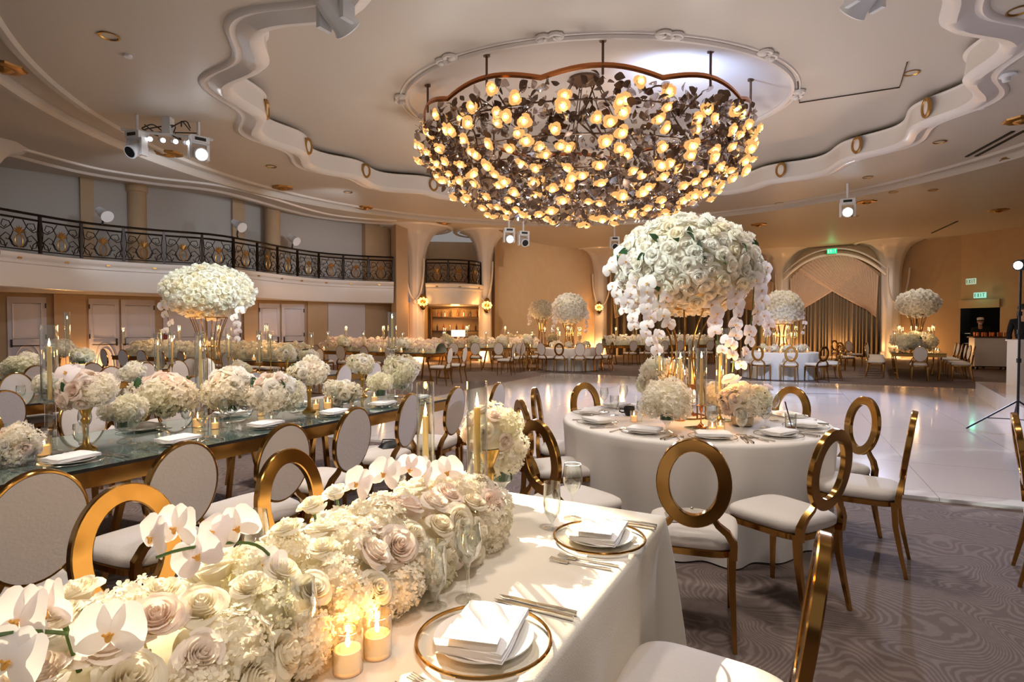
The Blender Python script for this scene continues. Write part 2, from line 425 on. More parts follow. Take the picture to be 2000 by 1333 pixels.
def pad_mb():
    b = MB(); n = 40
    rows = [(.155, .200, -.016), (.158, .203, 0), (.150, .195, .014), (.11, .15, .024), (.05, .07, .028)]
    vs = [(hw * cos(2 * PI * i / n), y, hh * sin(2 * PI * i / n)) for hw, hh, y in rows for i in range(n)]
    fs = [(j * n + i, (j + 1) * n + i, (j + 1) * n + (i + 1) % n, j * n + (i + 1) % n) for j in range(4) for i in range(n)]
    fs += [tuple(range(n)), tuple(range(4 * n, 5 * n))[::-1]]
    return b.add(vs, fs)
PAD = pad_mb().mesh('backrest', M['seat'])
BACK_M = Matrix.Translation((0, -.245, .757)) @ Matrix.Rotation(math.radians(8), 4, 'X')
def chair(pos, face, label, group, open_back=False):
    """pos: floor point under the seat's centre; face: direction the sitter looks"""
    rz = math.atan2(face[1], face[0]) - PI / 2
    t = thing('open_back_chair' if open_back else 'oval_back_chair', label, 'chair', (pos[0], pos[1], 0), rz, group)
    obj('seat', _cu, t); obj('seat_frame', _fr, t)
    for s in (-1, 1):
        obj('leg', FL, t, TR(s * .185, .2, 0)); obj('leg', RL, t, TR(s * .172, -.185, 0, 0, (s, 1, 1)))
        obj('back_support', SUP[(s + 1) // 2], t)
    if open_back: obj('backrest', RING, t, BACK_M)
    else:
        p = obj('backrest', PAD, t, BACK_M); obj('back_frame', RIM, p)
    return t
def chair_top(px, py, face, z=.968):      # seat centre from where the top of the backrest shows
    q = at(px, py, z); f = Vector((face[0], face[1], 0)).normalized()
    return q + f * .275

# ------------------------------------------------------------------ tableware (prototypes)
def lathe_me(name, prof, mat, n=20, ang=.8, **k): return MB().lathe(prof, n, **k).mesh(name, mat, ang=ang)
WINE = lathe_me('wine_glass', [(.034, 0), (.034, .002), (.006, .006), (.0042, .02), (.0040, .085), (.008, .096), (.026, .115), (.036, .14), (.037, .16), (.031, .205), (.0302, .205), (.036, .16), (.035, .141), (.025, .117), (.006, .099)], M['glass'], cap=False)
GOBLET = lathe_me('water_goblet', [(.034, 0), (.034, .002), (.007, .007), (.006, .045), (.012, .055), (.03, .075), (.038, .105), (.036, .16), (.0352, .16), (.037, .105), (.029, .077), (.008, .06)], M['glass'], cap=False)
FLUTE = lathe_me('champagne_glass', [(.03, 0), (.03, .002), (.006, .008), (.005, .025), (.012, .035), (.027, .06), (.031, .09), (.029, .165), (.0283, .165), (.030, .09), (.026, .062), (.008, .042)], M['glass'], cap=False)
CHG = lathe_me('charger_plate', [(.0, .003), (.10, .003), (.115, .005), (.150, .014)], M['glassp'], 48, cap=False)
RIMG = MB().tube([(.150 * cos(2 * PI * i / 48), .150 * sin(2 * PI * i / 48), .014) for i in range(48)], .0042, 6, True).mesh('gold_rim', M['gold'])
RIMS = MB().tube([(.150 * cos(2 * PI * i / 48), .150 * sin(2 * PI * i / 48), .014) for i in range(48)], .0026, 6, True).mesh('silver_rim', M['silver'])
PLATE = lathe_me('dinner_plate', [(0, 0), (.07, 0), (.08, .003), (.112, .014), (.112, .017), (.08, .007), (.07, .005), (0, .005)], M['china'], 40, cap=False)
def napkin_mb():
    b = MB(); rnd = random.Random(4)
    for L in range(3):
        z0 = L * .008
        def fn(u, v, L=L, z0=z0):
            x, y = (u - .5) * (.215 - .004 * L), (v - .5) * (.15 - .003 * L)
            e = max(abs(u - .5), abs(v - .5)) * 2
            z = z0 + .009 * (1 - e ** 8) + .0018 * sin(9 * x * 20 + L) * (v) + .0012 * sin(70 * y + 3 * L)
            return Vector((x + .003 * sin(30 * y + L), y + .003 * sin(25 * x), z))
        b.grid(fn, 14, 10)
    b.box((0, 0, .009), (.21, .146, .014))
    return b
NAP = napkin_mb().mesh('napkin', M['napkin'], ang=1.2)
CARD = MB().box((0, 0, 0), (.055, .12, .0012)).mesh('menu_card', M['paper'], False)
PRT = MB(); [PRT.box((0, .03 - .012 * i, .0009), (.03 - .008 * (i % 2), .0022, .0004)) for i in range(4)]; PRT.lathe([(.009, 0), (.009, .0005)], 12, (0, .045, .0007)); PRT = PRT.mesh('print', M['ink'], False)
def fork_mb(L=.19):
    b = MB()
    b.tube([(0, -L / 2, .004), (0, -L / 6, .003), (0, L / 10, .005), (0, L / 5, .004)], [.006, .004, .0028, .004], 6, flat=(1, .5))
    b.box((0, L * .26, .004), (.022, .028, .0025))
    for i in range(4): b.tube([(-.0092 + .0061 * i, L * .32, .004), (-.0092 + .0061 * i, L * .5, .009)], .0018, 4)
    return b
def knife_mb(L=.22):
    b = MB(); b.tube([(0, -L / 2, .006), (0, -L / 4, .0065), (0, 0, .005)], [.008, .0075, .006], 6, flat=(1, .6))
    b.add([(-.006, 0, .005), (.008, 0, .005), (.010, L * .3, .005), (.003, L / 2, .005), (-.006, L * .42, .005), (-.006, 0, .0065), (.008, 0, .0065), (.010, L * .3, .0065), (.003, L / 2, .0065), (-.006, L * .42, .0065)],
          [(4, 3, 2, 1, 0), (5, 6, 7, 8, 9), (0, 1, 6, 5), (1, 2, 7, 6), (2, 3, 8, 7), (3, 4, 9, 8), (4, 0, 5, 9)])
    return b
FORK, KNIFE = fork_mb().mesh('dinner_fork', M['silver']), knife_mb().mesh('dinner_knife', M['silver'])
def setting(c, d, where, rim='gold', cut=True, g='', menu=False, plate=True, forks=2, knives=2):
    """c: plate centre on the table top (z included); d: from the diner towards the table's middle"""
    rz = math.atan2(d[1], d[0]) - PI / 2
    Rm = Matrix.Translation(c) @ Matrix.Rotation(rz, 4, 'Z')
    t = thing('charger_plate', f'clear glass charger with {rim} rim {where}', 'plate', c, rz, 'charger plates ' + g)
    obj('plate', CHG, t); obj(rim + '_rim', RIMG if rim == 'gold' else RIMS, t)
    if plate:
        o = obj('dinner_plate', PLATE, None, Rm @ TR(0, 0, .0055)); tag(o, f'small white china plate under napkin {where}', 'plate', 'dinner plates ' + g)
    o = thing('napkin', f'folded white napkin {where}', 'napkin', (0, 0, 0), 0, 'napkins ' + g); o.matrix_basis = Rm @ TR(.005, .0, .0235 if plate else .017, random.uniform(-.12, .12) + .1)
    obj('cloth', NAP, o)
    if menu:
        cd = obj('name_card', CARD, o, TR(-.075, .0, .0345, .08)); obj('print', PRT, cd)
    if cut:
        for k in range(forks):
            o = obj('dinner_fork', FORK, None, Rm @ TR(-.185 - .035 * k, -.03 + .012 * k, 0, random.uniform(-.08, .08)))
            tag(o, f'silver fork, {"inner" if k == 0 else "outer"} one, {where}', 'fork', 'forks ' + g)
        for k in range(knives):
            o = obj('dinner_knife', KNIFE, None, Rm @ TR(.185 + .026 * k, -.03, 0, random.uniform(-.05, .05)))
            tag(o, f'silver knife, {"inner" if k == 0 else "outer"} one, {where}', 'knife', 'knives ' + g)
def glass(me, p, label, group, s=1):
    o = obj(me.name.split('.')[0], me, None, TR(p[0], p[1], p[2], random.uniform(0, 6), s)); return tag(o, label, 'glass', group)

# ------------------------------------------------------------------ candles
def flame_me():
    return MB().lathe([(.0, 0), (.0045, .004), (.0062, .012), (.005, .022), (.0025, .034), (0, .046)], 8, cap=False).mesh('flame', M['flame'])
FLAME = flame_me()
CUPM = lathe_me('glass_cup', [(0, .003), (.027, .003), (.028, 0), (.030, .002), (.030, .085), (.0285, .085), (.0275, .006), (0, .006)], M['glassr'], 20, cap=False)
WAXV = lathe_me('wax', [(.026, .007), (.0265, .045), (.022, .044), (0, .043)], M['waxw'], 16, cap=False)
GLOWV = lathe_me('melt_pool', [(.0, .0445), (.02, .0445)], M['glowwax'], 12, cap=False)
def votive(p, label, group, s=1.0):
    t = thing('votive_candle', label, 'candle', p, 0, group); t.scale = (s, s, s)
    obj('glass_cup', CUPM, t); obj('wax', WAXV, t); obj('melt_pool', GLOWV, t); obj('flame', FLAME, t, TR(0, 0, .046, 0, .8))
    return t
_cache = {}
def hurricane(p, label, group, stick=.2, r=.034, cyl=.34, cand=.25, kind='brass', tile=False, wick=True):
    """taper candle in a glass chimney on a stick"""
    t = thing('hurricane_candle', label, 'candle', p, random.uniform(0, 1), group)
    key = ('st', kind, round(stick, 3), round(r, 3))
    if key not in _cache:
        b = MB()
        if kind == 'crystal':
            b.lathe([(0, 0), (.055, 0), (.055, .008), (.03, .016), (.028, stick * .45), (.034, stick * .48), (.028, stick * .52), (.026, stick - .02), (.052, stick - .008), (.056, stick)], 8, cap=False)
            _cache[key] = b.mesh('crystal_stem', M['glass'], ang=.3)
        else:
            b.lathe([(.038, 0), (.038, .006), (.026, .012), (.016, .022), (.006, .034), (.0045, .04), (.0045, stick * .55), (.009, stick * .57), (.0045, stick * .6), (.005, stick - .05), (.012, stick - .03), (.014, stick - .006), (r * .95, stick), (r * .95, stick + .003)], 16)
            _cache[key] = b.mesh('candlestick', M[kind], ang=.6)
        _cache[('cy', round(r, 3), round(cyl, 3))] = lathe_me('glass_chimney', [(r - .002, 0), (r, 0), (r, cyl), (r - .002, cyl), (r - .002, .003)], M['glass'], 20, cap=False)
        _cache[('ca', round(cand, 3))] = lathe_me('candle', [(.0115, 0), (.0115, cand - .006), (.009, cand - .001), (0, cand)], M['wax'], 12)
    for k2, fn in ((('cy', round(r, 3), round(cyl, 3)), lambda: lathe_me('glass_chimney', [(r - .002, 0), (r, 0), (r, cyl), (r - .002, cyl), (r - .002, .003)], M['glass'], 20, cap=False)),
                   (('ca', round(cand, 3)), lambda: lathe_me('candle', [(.0115, 0), (.0115, cand - .006), (.009, cand - .001), (0, cand)], M['wax'], 12))):
        if k2 not in _cache: _cache[k2] = fn()
    zb = 0
    if tile:
        if 'tile' not in _cache: _cache['tile'] = MB().box((0, 0, .004), (.16, .16, .008)).mesh('mirror_tile', M['mirror'], False)
        obj('mirror_tile', _cache['tile'], t); zb = .008
    obj('crystal_stem' if kind == 'crystal' else 'candlestick', _cache[key], t, TR(0, 0, zb))
    obj('glass_chimney', _cache[('cy', round(r, 3), round(cyl, 3))], t, TR(0, 0, zb + stick + .003))
    c = obj('candle', _cache[('ca', round(cand, 3))], t, TR(0, 0, zb + stick + .003))
    obj('flame', FLAME, c, TR(0, 0, cand))
    return t

# ------------------------------------------------------------------ vases and arrangements
BRASSV = lathe_me('brass_vase', [(.055, 0), (.055, .01), (.046, .016), (.03, .026), (.016, .045), (.014, .10), (.018, .16), (.024, .175), (.02, .185), (.016, .195), (.03, .23), (.045, .26), (.046, .265)], M['brass'], 20)
def green_vase_me():
    b = MB(); b.lathe([(.045, .09), (.047, .092), (.047, .145), (.042, .146)], 20); return b.mesh('leaf_wrapped_bowl', M['leaf'])
GREENV = green_vase_me()
FOOTG = lathe_me('glass_foot', [(.04, 0), (.04, .006), (.012, .02), (.01, .05), (.025, .07), (.05, .088), (.052, .145), (.05, .145)], M['glass'], 20, cap=False)
BOWLG = lathe_me('glass_bowl', [(.045, 0), (.045, .004), (.01, .012), (.008, .06), (.03, .075), (.07, .11), (.08, .15), (.072, .175), (.07, .175)], M['glass'], 20, cap=False)
STEMSB = MB(); [STEMSB.tube([(.04 * cos(i), .04 * sin(i), .09), (.02 * cos(i + 2), .02 * sin(i + 2), .17)], .004, 5) for i in range(9)]; STEMSB = STEMSB.mesh('stems', M['stem'])
CUBEV = MB().box((0, 0, .055), (.17, .17, .11)).mesh('glass_cube', M['glass'], False)
MERCV = lathe_me('mercury_bowl', [(.05, 0), (.07, .01), (.078, .05), (.07, .1), (.06, .105)], M['mercury'], 20)
def arrangement(p, label, group, vase='brass', r=.13, hz=.8, mix='wcb', nr=14, nh=6, lift=None, leaves=4, orchids=0, hyk='hhg', flat=0):
    """round bouquet in a vase; r: half width, hz: height ratio"""
    t = thing('flower_arrangement', label, 'flowers', p, random.uniform(0, 6), group)
    top = {'brass': .265, 'green': .145, 'bowl': .17, 'cube': .05, 'mercury': .10, 'none': 0.0}[vase]
    if vase == 'brass': obj('brass_vase', BRASSV, t)
    elif vase == 'green': obj('leaf_wrapped_bowl', GREENV, t); obj('glass_foot', FOOTG, t)
    elif vase == 'bowl': obj('glass_bowl', BOWLG, t); obj('stems', STEMSB, t)
    elif vase == 'cube': obj('glass_cube', CUBEV, t)
    elif vase == 'mercury': obj('mercury_bowl', MERCV, t)
    cz = top + r * hz * .55 if lift is None else lift
    fr = r * .40
    key = ('foam', round(r, 3), hz)
    if key not in _cache: _cache[key] = MB().ball((0, 0, 0), (r * .68, r * .68, r * hz * .66), 12, 8).mesh('flower_base', M['foam'])
    obj('flower_base', _cache[key], t, TR(0, 0, cz))
    pts = ell_points(nr + nh, (r - fr * .55, r - fr * .55, (r - fr * .5) * hz), -.75)
    kinds = ['r'] * nr + ['h'] * nh; random.shuffle(kinds)
    if flat:   # hydrangeas low, roses high
        kinds = ['r'] * nr + ['h'] * nh
    for (q, d), k in zip(pts, kinds):
        q = q + Vector((0, 0, cz)); d = (d + Vector([random.gauss(0, .12) for _ in range(3)])).normalized()
        if k == 'r': rose_at(t, q, d, fr * random.uniform(.82, 1.1), random.choice(mix))
        else: hyd_at(t, q - d * fr * .35, d, fr * random.uniform(1.05, 1.3), random.choice(hyk))
    for i in range(leaves):
        a = random.uniform(0, 6.28); d = Vector((cos(a), sin(a), random.uniform(-.3, .3)))
        obj('leaf', LEAF, t, facing(Vector((-sin(a), cos(a), .3)), 0, Vector((0, 0, cz)) + Vector((d.x * r * .75, d.y * r * .75, d.z * r * .5)), r * .45))
    for i in range(orchids):
        a = i * 2.1 + .5; d = Vector((cos(a) * .8, sin(a) * .8, .7))
        orchid_at(t, Vector((0, 0, cz)) + d * r * 1.05, d, fr * 1.0)
    return t
def scatter_mb(pts, protos, rad, jit=.15, mats=1):
    b = MB()
    for q, d in pts:
        d = (d + Vector([random.gauss(0, jit) for _ in range(3)])).normalized()
        b.put(random.choice(protos), facing(d, random.uniform(0, 6), q, rad * random.uniform(.8, 1.15)))
    return b
def tall_arrangement(p, label, zc, rx, rz, nshow, rr, stand=None, orch=(), lo=False, kinds='wwwc', name='tall_flower_centerpiece', ry=None, eye=None, drop=0, low_kinds='c'):
    """flower globe on a stand; p on the table top; zc: height of the globe's centre above p"""
    ry = ry or rx
    t = thing(name, label, 'flowers', p, 0, 'tall flower globes')
    C = Vector((0, 0, zc))
    obj('flower_base', MB().ball((0, 0, zc), (rx * .86, ry * .86, rz * .84), 20, 12).mesh('flower_base', M['foam']), t)
    n = int(4 * PI * ((rx * ry + rx * rz + ry * rz) / 3) / (rr * rr * 2.15))
    pts = ell_points(n, (rx - rr * .3, ry - rr * .3, rz - rr * .3), -1)
    pts = [(q * random.uniform(.95, 1.06) + C, d) for q, d in pts]
    e = Vector(eye if eye else (0, 0, H)) - Vector(p)
    pts.sort(key=lambda s: -((e - s[0]).normalized().dot(s[1]) - .0 * s[0].z))
    for q, d in pts[:nshow]:
        d2 = (d + Vector([random.gauss(0, .15) for _ in range(3)])).normalized()
        rose_at(t, q, d2, rr * random.uniform(.85, 1.15), random.choice(kinds), lo)
    rest = pts[nshow:]
    if rest: obj('massed_roses', scatter_mb(rest, ROSE_LO, rr).mesh('massed_roses', M['white_p']), t, kind='stuff')
    return t
# ------------------------------------------------------------------ room shell
ZC, ZI = 5.6, 6.1
CC = Vector((1.65, 12.6, 0))
def spline(pts, n):
    P = [Vector(p) for p in pts]; P = [2 * P[0] - P[1]] + P + [2 * P[-1] - P[-2]]; out = []
    seg = len(P) - 3
    for i in range(n + 1):
        t = i / n * seg; k = min(int(t), seg - 1); u = t - k; a, b, c, d = P[k:k + 4]
        out.append(.5 * ((2 * b) + (c - a) * u + (2 * a - 5 * b + 4 * c - d) * u * u + (3 * b - a - 3 * c + d) * u ** 3))
    return out
def resample(pts, n):
    L = [0]
    for a, b in zip(pts, pts[1:]): L.append(L[-1] + (b - a).length)
    out = []; k = 0
    for i in range(n + 1):
        s = L[-1] * i / n
        while k < len(pts) - 2 and L[k + 1] < s: k += 1
        u = (s - L[k]) / max(L[k + 1] - L[k], 1e-9); out.append(pts[k].lerp(pts[k + 1], min(max(u, 0), 1)))
    return out
BP = resample(spline([(-12.1, 13.5, 0), (-11.5, 15.3, 0), (-10.35, 16.5, 0), (-9.05, 17.35, 0), (-8.45, 18.6, 0), (-7.9, 20.3, 0), (-7.2, 21.6, 0), (-6.0, 22.5, 0), (-4.75, 23, 0)], 90), 90)
BP2 = resample(spline([(-3.55, 23.75, 0), (-2.9, 23.75, 0), (-2.1, 23.95, 0), (-1.55, 24.4, 0), (-1.35, 24.9, 0)], 30), 30)
OUT = [tuple(p[:2]) for p in BP] + [(-4.3, 23.4), (-3.6, 23.9), (-1.2, 24.9), (-.6, 26), (2, 29), (4.75, 31), (9.5, 32.5), (14.3, 31.2), (18.5, 28), (20.3, 25.5), (20.7, 23), (19, 18), (17, 10), (15, 2), (12, -4), (0, -6), (-12, -4), (-15, 4), (-14, 10)]
def out_r(th):
    d = (cos(th), sin(th)); best = 99
    for i in range(len(OUT)):
        x1, y1 = OUT[i][0] - CC.x, OUT[i][1] - CC.y; x2, y2 = OUT[(i + 1) % len(OUT)][0] - CC.x, OUT[(i + 1) % len(OUT)][1] - CC.y
        ex, ey = x2 - x1, y2 - y1; den = d[0] * ey - d[1] * ex
        if abs(den) < 1e-9: continue
        t = (x1 * ey - y1 * ex) / den; u = (x1 * d[1] - y1 * d[0]) / den
        if t > 0 and -1e-6 <= u <= 1 + 1e-6: best = min(best, t)
    return best if best < 99 else 15
NT = 480
TS = [2 * PI * i / NT for i in range(NT)]
def el(th, rx, ry): return 1 / math.sqrt((cos(th) / rx) ** 2 + (sin(th) / ry) ** 2)
def r_in(th):
    w = sin(18 * th + .8); return (abs(cos(th) / 6.75) ** 2.25 + abs(sin(th) / 5.95) ** 2.25) ** (-1 / 2.25) + .20 * w
RIN = [r_in(t) for t in TS]; ROUT = [out_r(t) for t in TS]
def cring(rows, c=CC):     # rows of [(radius list or float, z)]
    b = MB(); vs = []
    for rr, z in rows:
        for i, t in enumerate(TS):
            r = rr[i] if isinstance(rr, list) else rr
            vs.append((c.x + r * cos(t), c.y + r * sin(t), z))
    b.add(vs, [(j * NT + i, (j + 1) * NT + i, (j + 1) * NT + (i + 1) % NT, j * NT + (i + 1) % NT) for j in range(len(rows) - 1) for i in range(NT)])
    return b
off = lambda d: [r + d for r in RIN]
struct('ceiling', cring([(off(.22), ZC), (9.75, ZC), (9.80, ZC - .05), (9.9, ZC - .05), (9.95, ZC + .02), (9.97, ZC + .13), (10.55, ZC + .13), (10.57, ZC + .02), (10.62, ZC - .05), (10.72, ZC - .05), (10.77, ZC), ([r + .3 for r in ROUT], ZC)]), M['plaster'])
# scalloped lip with its rolled moulding, and the upright band behind it
struct('trim_1', cring([(off(.52), ZC), (off(.50), ZC - .03), (off(.44), ZC - .05), (off(.40), ZC - .03), (off(.36), ZC - .02), (off(.30), ZC - .05), (off(.18), ZC - .12), (off(.06), ZC - .10), (off(-.02), ZC - .02), (off(0), ZC + .05), (off(.04), ZC + .36), (off(-.02), ZC + .38), (off(0), ZC + .40), (off(.2), ZC + .40)]), M['plaster_w'], True)
RC = Vector((1.72, 12.0, 0)); RX, RY = 3.82, 2.75
rec_c = []
for i, t in enumerate(TS):   # recess radius measured from the coffer centre
    lo, hi = 0, 7
    for _ in range(30):
        mid = (lo + hi) / 2; x, y = CC.x + mid * cos(t) - RC.x, CC.y + mid * sin(t) - RC.y
        if (x / RX) ** 2 + (y / RY) ** 2 < 1: lo = mid
        else: hi = mid
    rec_c.append(lo)
struct('ceiling_coffer', cring([(rec_c, ZI), (off(.9), ZI)]), M['plaster'])
struct('trim_2', cring([(off(.45), ZI), (off(.2), ZC + .38)]), M['dark'])  # near-black closing strip, the shade of the gap put into its colour
dome = MB(); ND = 10
for_rows = []
vs = []
for j in range(ND + 1):
    k = 1 - j / ND
    for i, t in enumerate(TS): vs.append((CC.x + (rec_c[i] * k) * cos(t) + (RC.x - CC.x) * (1 - k), CC.y + rec_c[i] * k * sin(t), ZI + .55 * (1 - k ** 2.2)))
dome.add(vs, [(j * NT + i, (j + 1) * NT + i, (j + 1) * NT + (i + 1) % NT, j * NT + (i + 1) % NT) for j in range(ND) for i in range(NT)])
struct('ceiling_dome', dome, M['plaster_w'], True)
b = MB()
b.tube([(CC.x + (rec_c[i] + .05) * cos(TS[i]), CC.y + (rec_c[i] + .05) * sin(TS[i]), ZI - .01) for i in range(0, NT, 3)], .05, 6, True)
b.tube([(CC.x + (rec_c[i] + .17) * cos(TS[i]), CC.y + (rec_c[i] + .17) * sin(TS[i]), ZI) for i in range(0, NT, 3)], .025, 6, True)
struct('trim_3', b, M['plaster_w'], True)
# paired scrolls on the oval moulding
ob = MB()
for s in (-1, 1):
    ob.tube([(s * (.09 + .1 * k * cos(k * 9)), .1 * k * sin(k * 9) + .04, -.02) for k in [q / 14 for q in range(4, 15)]], .028, 6); ob.ball((s * .12, .05, -.03), (.05, .05, .04))
ob = ob.mesh('ceiling_scroll', M['plaster_w'])
for k in range(12):
    i = int((k + .45) * NT / 12) % NT; t = TS[i]
    o = obj('trim_4' if k == 0 else 'trim_%d' % (4 + k), ob, None, TR(CC.x + (rec_c[i] + .1) * cos(t), CC.y + (rec_c[i] + .1) * sin(t), ZI, t - PI / 2, 1.3), 'structure')
# oval medallions round the coffer band
mr = MB(); mr.tube([(.13 * cos(a), .17 * sin(a), 0) for a in [2 * PI * q / 28 for q in range(28)]], .035, 6, True)
md = MB().ball((0, 0, -.01), (.12, .16, .03), 16, 6)
mr, md = mr.mesh('gilt_frame', M['giltm']), md.mesh('medallion', M['plaster_w'])
where = ['over the balcony', 'beside the balcony end', 'over the far tables', 'behind the chandelier', 'at the far end of the coffer', 'above the far globe', 'above the big globe', 'by the ceiling lamp', 'towards the exit wall', 'at the sharp bend by the exit wall', 'near the access panel', 'over the dance floor edge']
for k in range(11):
    t = (2 * PI * (k - 1) + 1.5 * PI - .8) / 18 - .05
    r = r_in(t) - .03
    o = thing('ceiling_medallion', f'gilt-framed oval medallion on the scalloped ceiling band, {ORD[10 - k]} from the balcony', 'ornament', (CC.x + r * cos(t), CC.y + r * sin(t), ZC + .2), t - PI / 2, 'ceiling band medallions')
    obj('medallion', md, o, Matrix.Rotation(PI / 2, 4, 'X')); obj('gilt_frame', mr, o, Matrix.Rotation(PI / 2, 4, 'X'))
# gilt bosses in the groove
bo = MB(); bo.lathe([(.30, 0), (.28, -.03), (.2, -.05), (.14, -.04), (.1, -.08), (0, -.1)], 24, flute=.07, nf=8)
bo = bo.mesh('ceiling_boss', M['giltm'])
for k, (px, py) in enumerate([(6, 150), (330, 302), (552, 368), (712, 407), (868, 436), (985, 452), (1482, 440), (1692, 396), (1875, 325), (1996, 236), (1950, 412)]):
    p = at(px, py, ZC - .03)
    o = obj('ceiling_boss', bo, None, TR(p.x, p.y, ZC + (.13 if 9.9 < (p - CC).xy.length < 10.6 else 0)))
    tag(o, f'gilt rosette boss on the curved ceiling groove, {ORD[k]} from the near balcony end', 'ornament', 'gilt ceiling bosses')

# floor
b = MB(); b.box((3, 14, -.05), (60, 50, .1)); struct('floor', b, M['carpet'])
b = MB()
c0, c1 = at(1792, 976, 0), at(2000, 998, 0)
fd = (c1 - c0).normalized(); fn_ = Vector((-fd.y, fd.x, 0))
L0, L1, W0 = c0 - fd * 7.6, c0 + fd * 7, fn_ * 10.9
b.add([tuple(L0 + Vector((0, 0, .03))), tuple(L1 + Vector((0, 0, .03))), tuple(L1 + W0 + Vector((0, 0, .03))), tuple(L0 + W0 + Vector((0, 0, .03))), tuple(L0), tuple(L1), tuple(L1 + W0), tuple(L0 + W0)],
      [(0, 1, 2, 3), (4, 5, 1, 0), (5, 6, 2, 1), (6, 7, 3, 2), (7, 4, 0, 3)])
me = b.mesh('floor_dance', M['dance'], False)
rzf = math.atan2(fd.y, fd.x); me.transform(Matrix.Rotation(-rzf, 4, 'Z')); obj('floor_dance', me, None, Matrix.Rotation(rzf, 4, 'Z'), 'structure')
p, q = at(1530, 768, .032), at(1645, 770, .032)
o = obj('floor_strip', MB().box((0, 0, 0), ((q - p).length, .07, .004)).mesh('floor_strip', M['wood'], False), None, TR((p.x + q.x) / 2, (p.y + q.y) / 2, .033, math.atan2(q.y - p.y, q.x - p.x))); tag(o, 'thin dark inlaid strip across the white dance floor behind the round table', 'floor strip')

# walls
def wall(name, pts, z0, z1, mat):
    b = MB()
    for (x1, y1), (x2, y2) in zip(pts, pts[1:]): b.add([(x1, y1, z0), (x2, y2, z0), (x2, y2, z1), (x1, y1, z1)], [(0, 1, 2, 3)])
    return struct(name, b, mat)
WL0, WL1 = Vector((-15.4, 15.1, 0)), Vector((-4.2, 24.9, 0))
wall('wall_left', [(-22, 9.4), tuple(WL0[:2]), tuple(WL1[:2]), (-4.3, 23.3)], 0, 2.5, M['wall'])
wall('wall_left_upper', [(-22, 9.4), tuple(WL0[:2]), tuple(WL1[:2]), (-4.35, 23.2)], 3.25, 6.0, M['wallup'])
wall('wall_far', [(-.75, 25.3), (-.6, 26), (1.9, 29), (4.75, 31)], 0, ZC, M['wall'])
wall('wall_back_of_niche', [(-4.3, 24.4), (-3.9, 27), (-.6, 27.4), (-.75, 25.0)], 0, 5.5, M['wall'])
DR0, DR1 = Vector((20.12, 25.75, 0)), Vector((20.62, 24.25, 0))     # service door opening
wall('wall_right', [(18.5, 28.2), (20.12, 25.75)], 0, ZC, M['wall'])
wall('wall_right_over_door', [(20.12, 25.75), (20.62, 24.25)], 2.62, ZC, M['wall'])
wall('wall_right_near', [(20.62, 24.25), (20.9, 23), (19.2, 18), (17.2, 10), (15, 2)], 0, ZC, M['wall'])
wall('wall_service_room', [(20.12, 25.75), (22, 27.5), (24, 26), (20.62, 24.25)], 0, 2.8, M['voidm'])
wall('wall_arch_side', [(4.75, 31), (9.5, 32.8), (14.3, 31.2), (18.5, 28)], 0, ZC, M['wall'])
# upper balcony soffit, floor
def strip(name, path, z, mat, w0=WL0, w1=WL1):
    b = MB(); n = len(path); vs = [(p.x, p.y, z) for p in path] + [tuple(w0.lerp(w1, i / (n - 1)).xy) + (z,) for i in range(n)]
    b.add(vs, [(i, i + 1, n + i + 1, n + i) for i in range(n - 1)]); return struct(name, b, mat)
ext = [Vector((-16, 9, 0)), Vector((-13.4, 11.5, 0))]
strip('ceiling_under_balcony', BP, 2.46, M['plaster_w'])
strip('floor_balcony', BP, 3.25, M['wall'])
strip('ceiling_balcony', [p for p in BP], 5.95, M['plaster'])
def sweep(path, prof, mb=None):   # prof: (outward offset, z); outward = towards the room
    b = mb or MB(); n = len(path); vs = []
    for i, p in enumerate(path):
        t = (path[min(i + 1, n - 1)] - path[max(i - 1, 0)]).normalized(); o = Vector((t.y, -t.x, 0))
        for d, z in prof: vs.append((p.x + o.x * d, p.y + o.y * d, z))
    k = len(prof); b.add(vs, [(i * k + j, (i + 1) * k + j, (i + 1) * k + j + 1, i * k + j + 1) for i in range(n - 1) for j in range(k - 1)]); return b
PAR = [(-.15, 2.44), (-.05, 2.43), (0, 2.46), (.03, 2.6), (.06, 2.9), (.06, 3.02), (.1, 3.04), (.1, 3.1), (.07, 3.12), (.11, 3.16), (.14, 3.2), (.14, 3.28), (.10, 3.3), (-.2, 3.3)]
struct('wall_balcony_parapet', sweep(BP, PAR), M['plaster_w'], True)
struct('wall_small_balcony_parapet', sweep(BP2, PAR), M['plaster_w'], True)
b = MB(); n = len(BP2); b.add([(p.x, p.y, 2.46) for p in BP2] + [(-3.9 + i * .1, 27.2, 2.46) for i in range(n)], [(i, i + 1, n + i + 1, n + i) for i in range(n - 1)]); struct('ceiling_small_balcony', b, M['plaster_w'])
fas = [p for p in BP]
struct('trim_20', sweep(fas, [(-.3, 5.95), (-.2, 5.7), (-.12, 5.62), (.0, 5.6), (.05, 5.55), (.12, 5.58), (.18, 5.62), (.3, 5.6)]), M['plaster_w'], True)
struct('trim_21', sweep(fas, [(.75, 5.62), (.8, 5.55), (.86, 5.56), (.9, 5.62)]), M['plaster_w'], True)
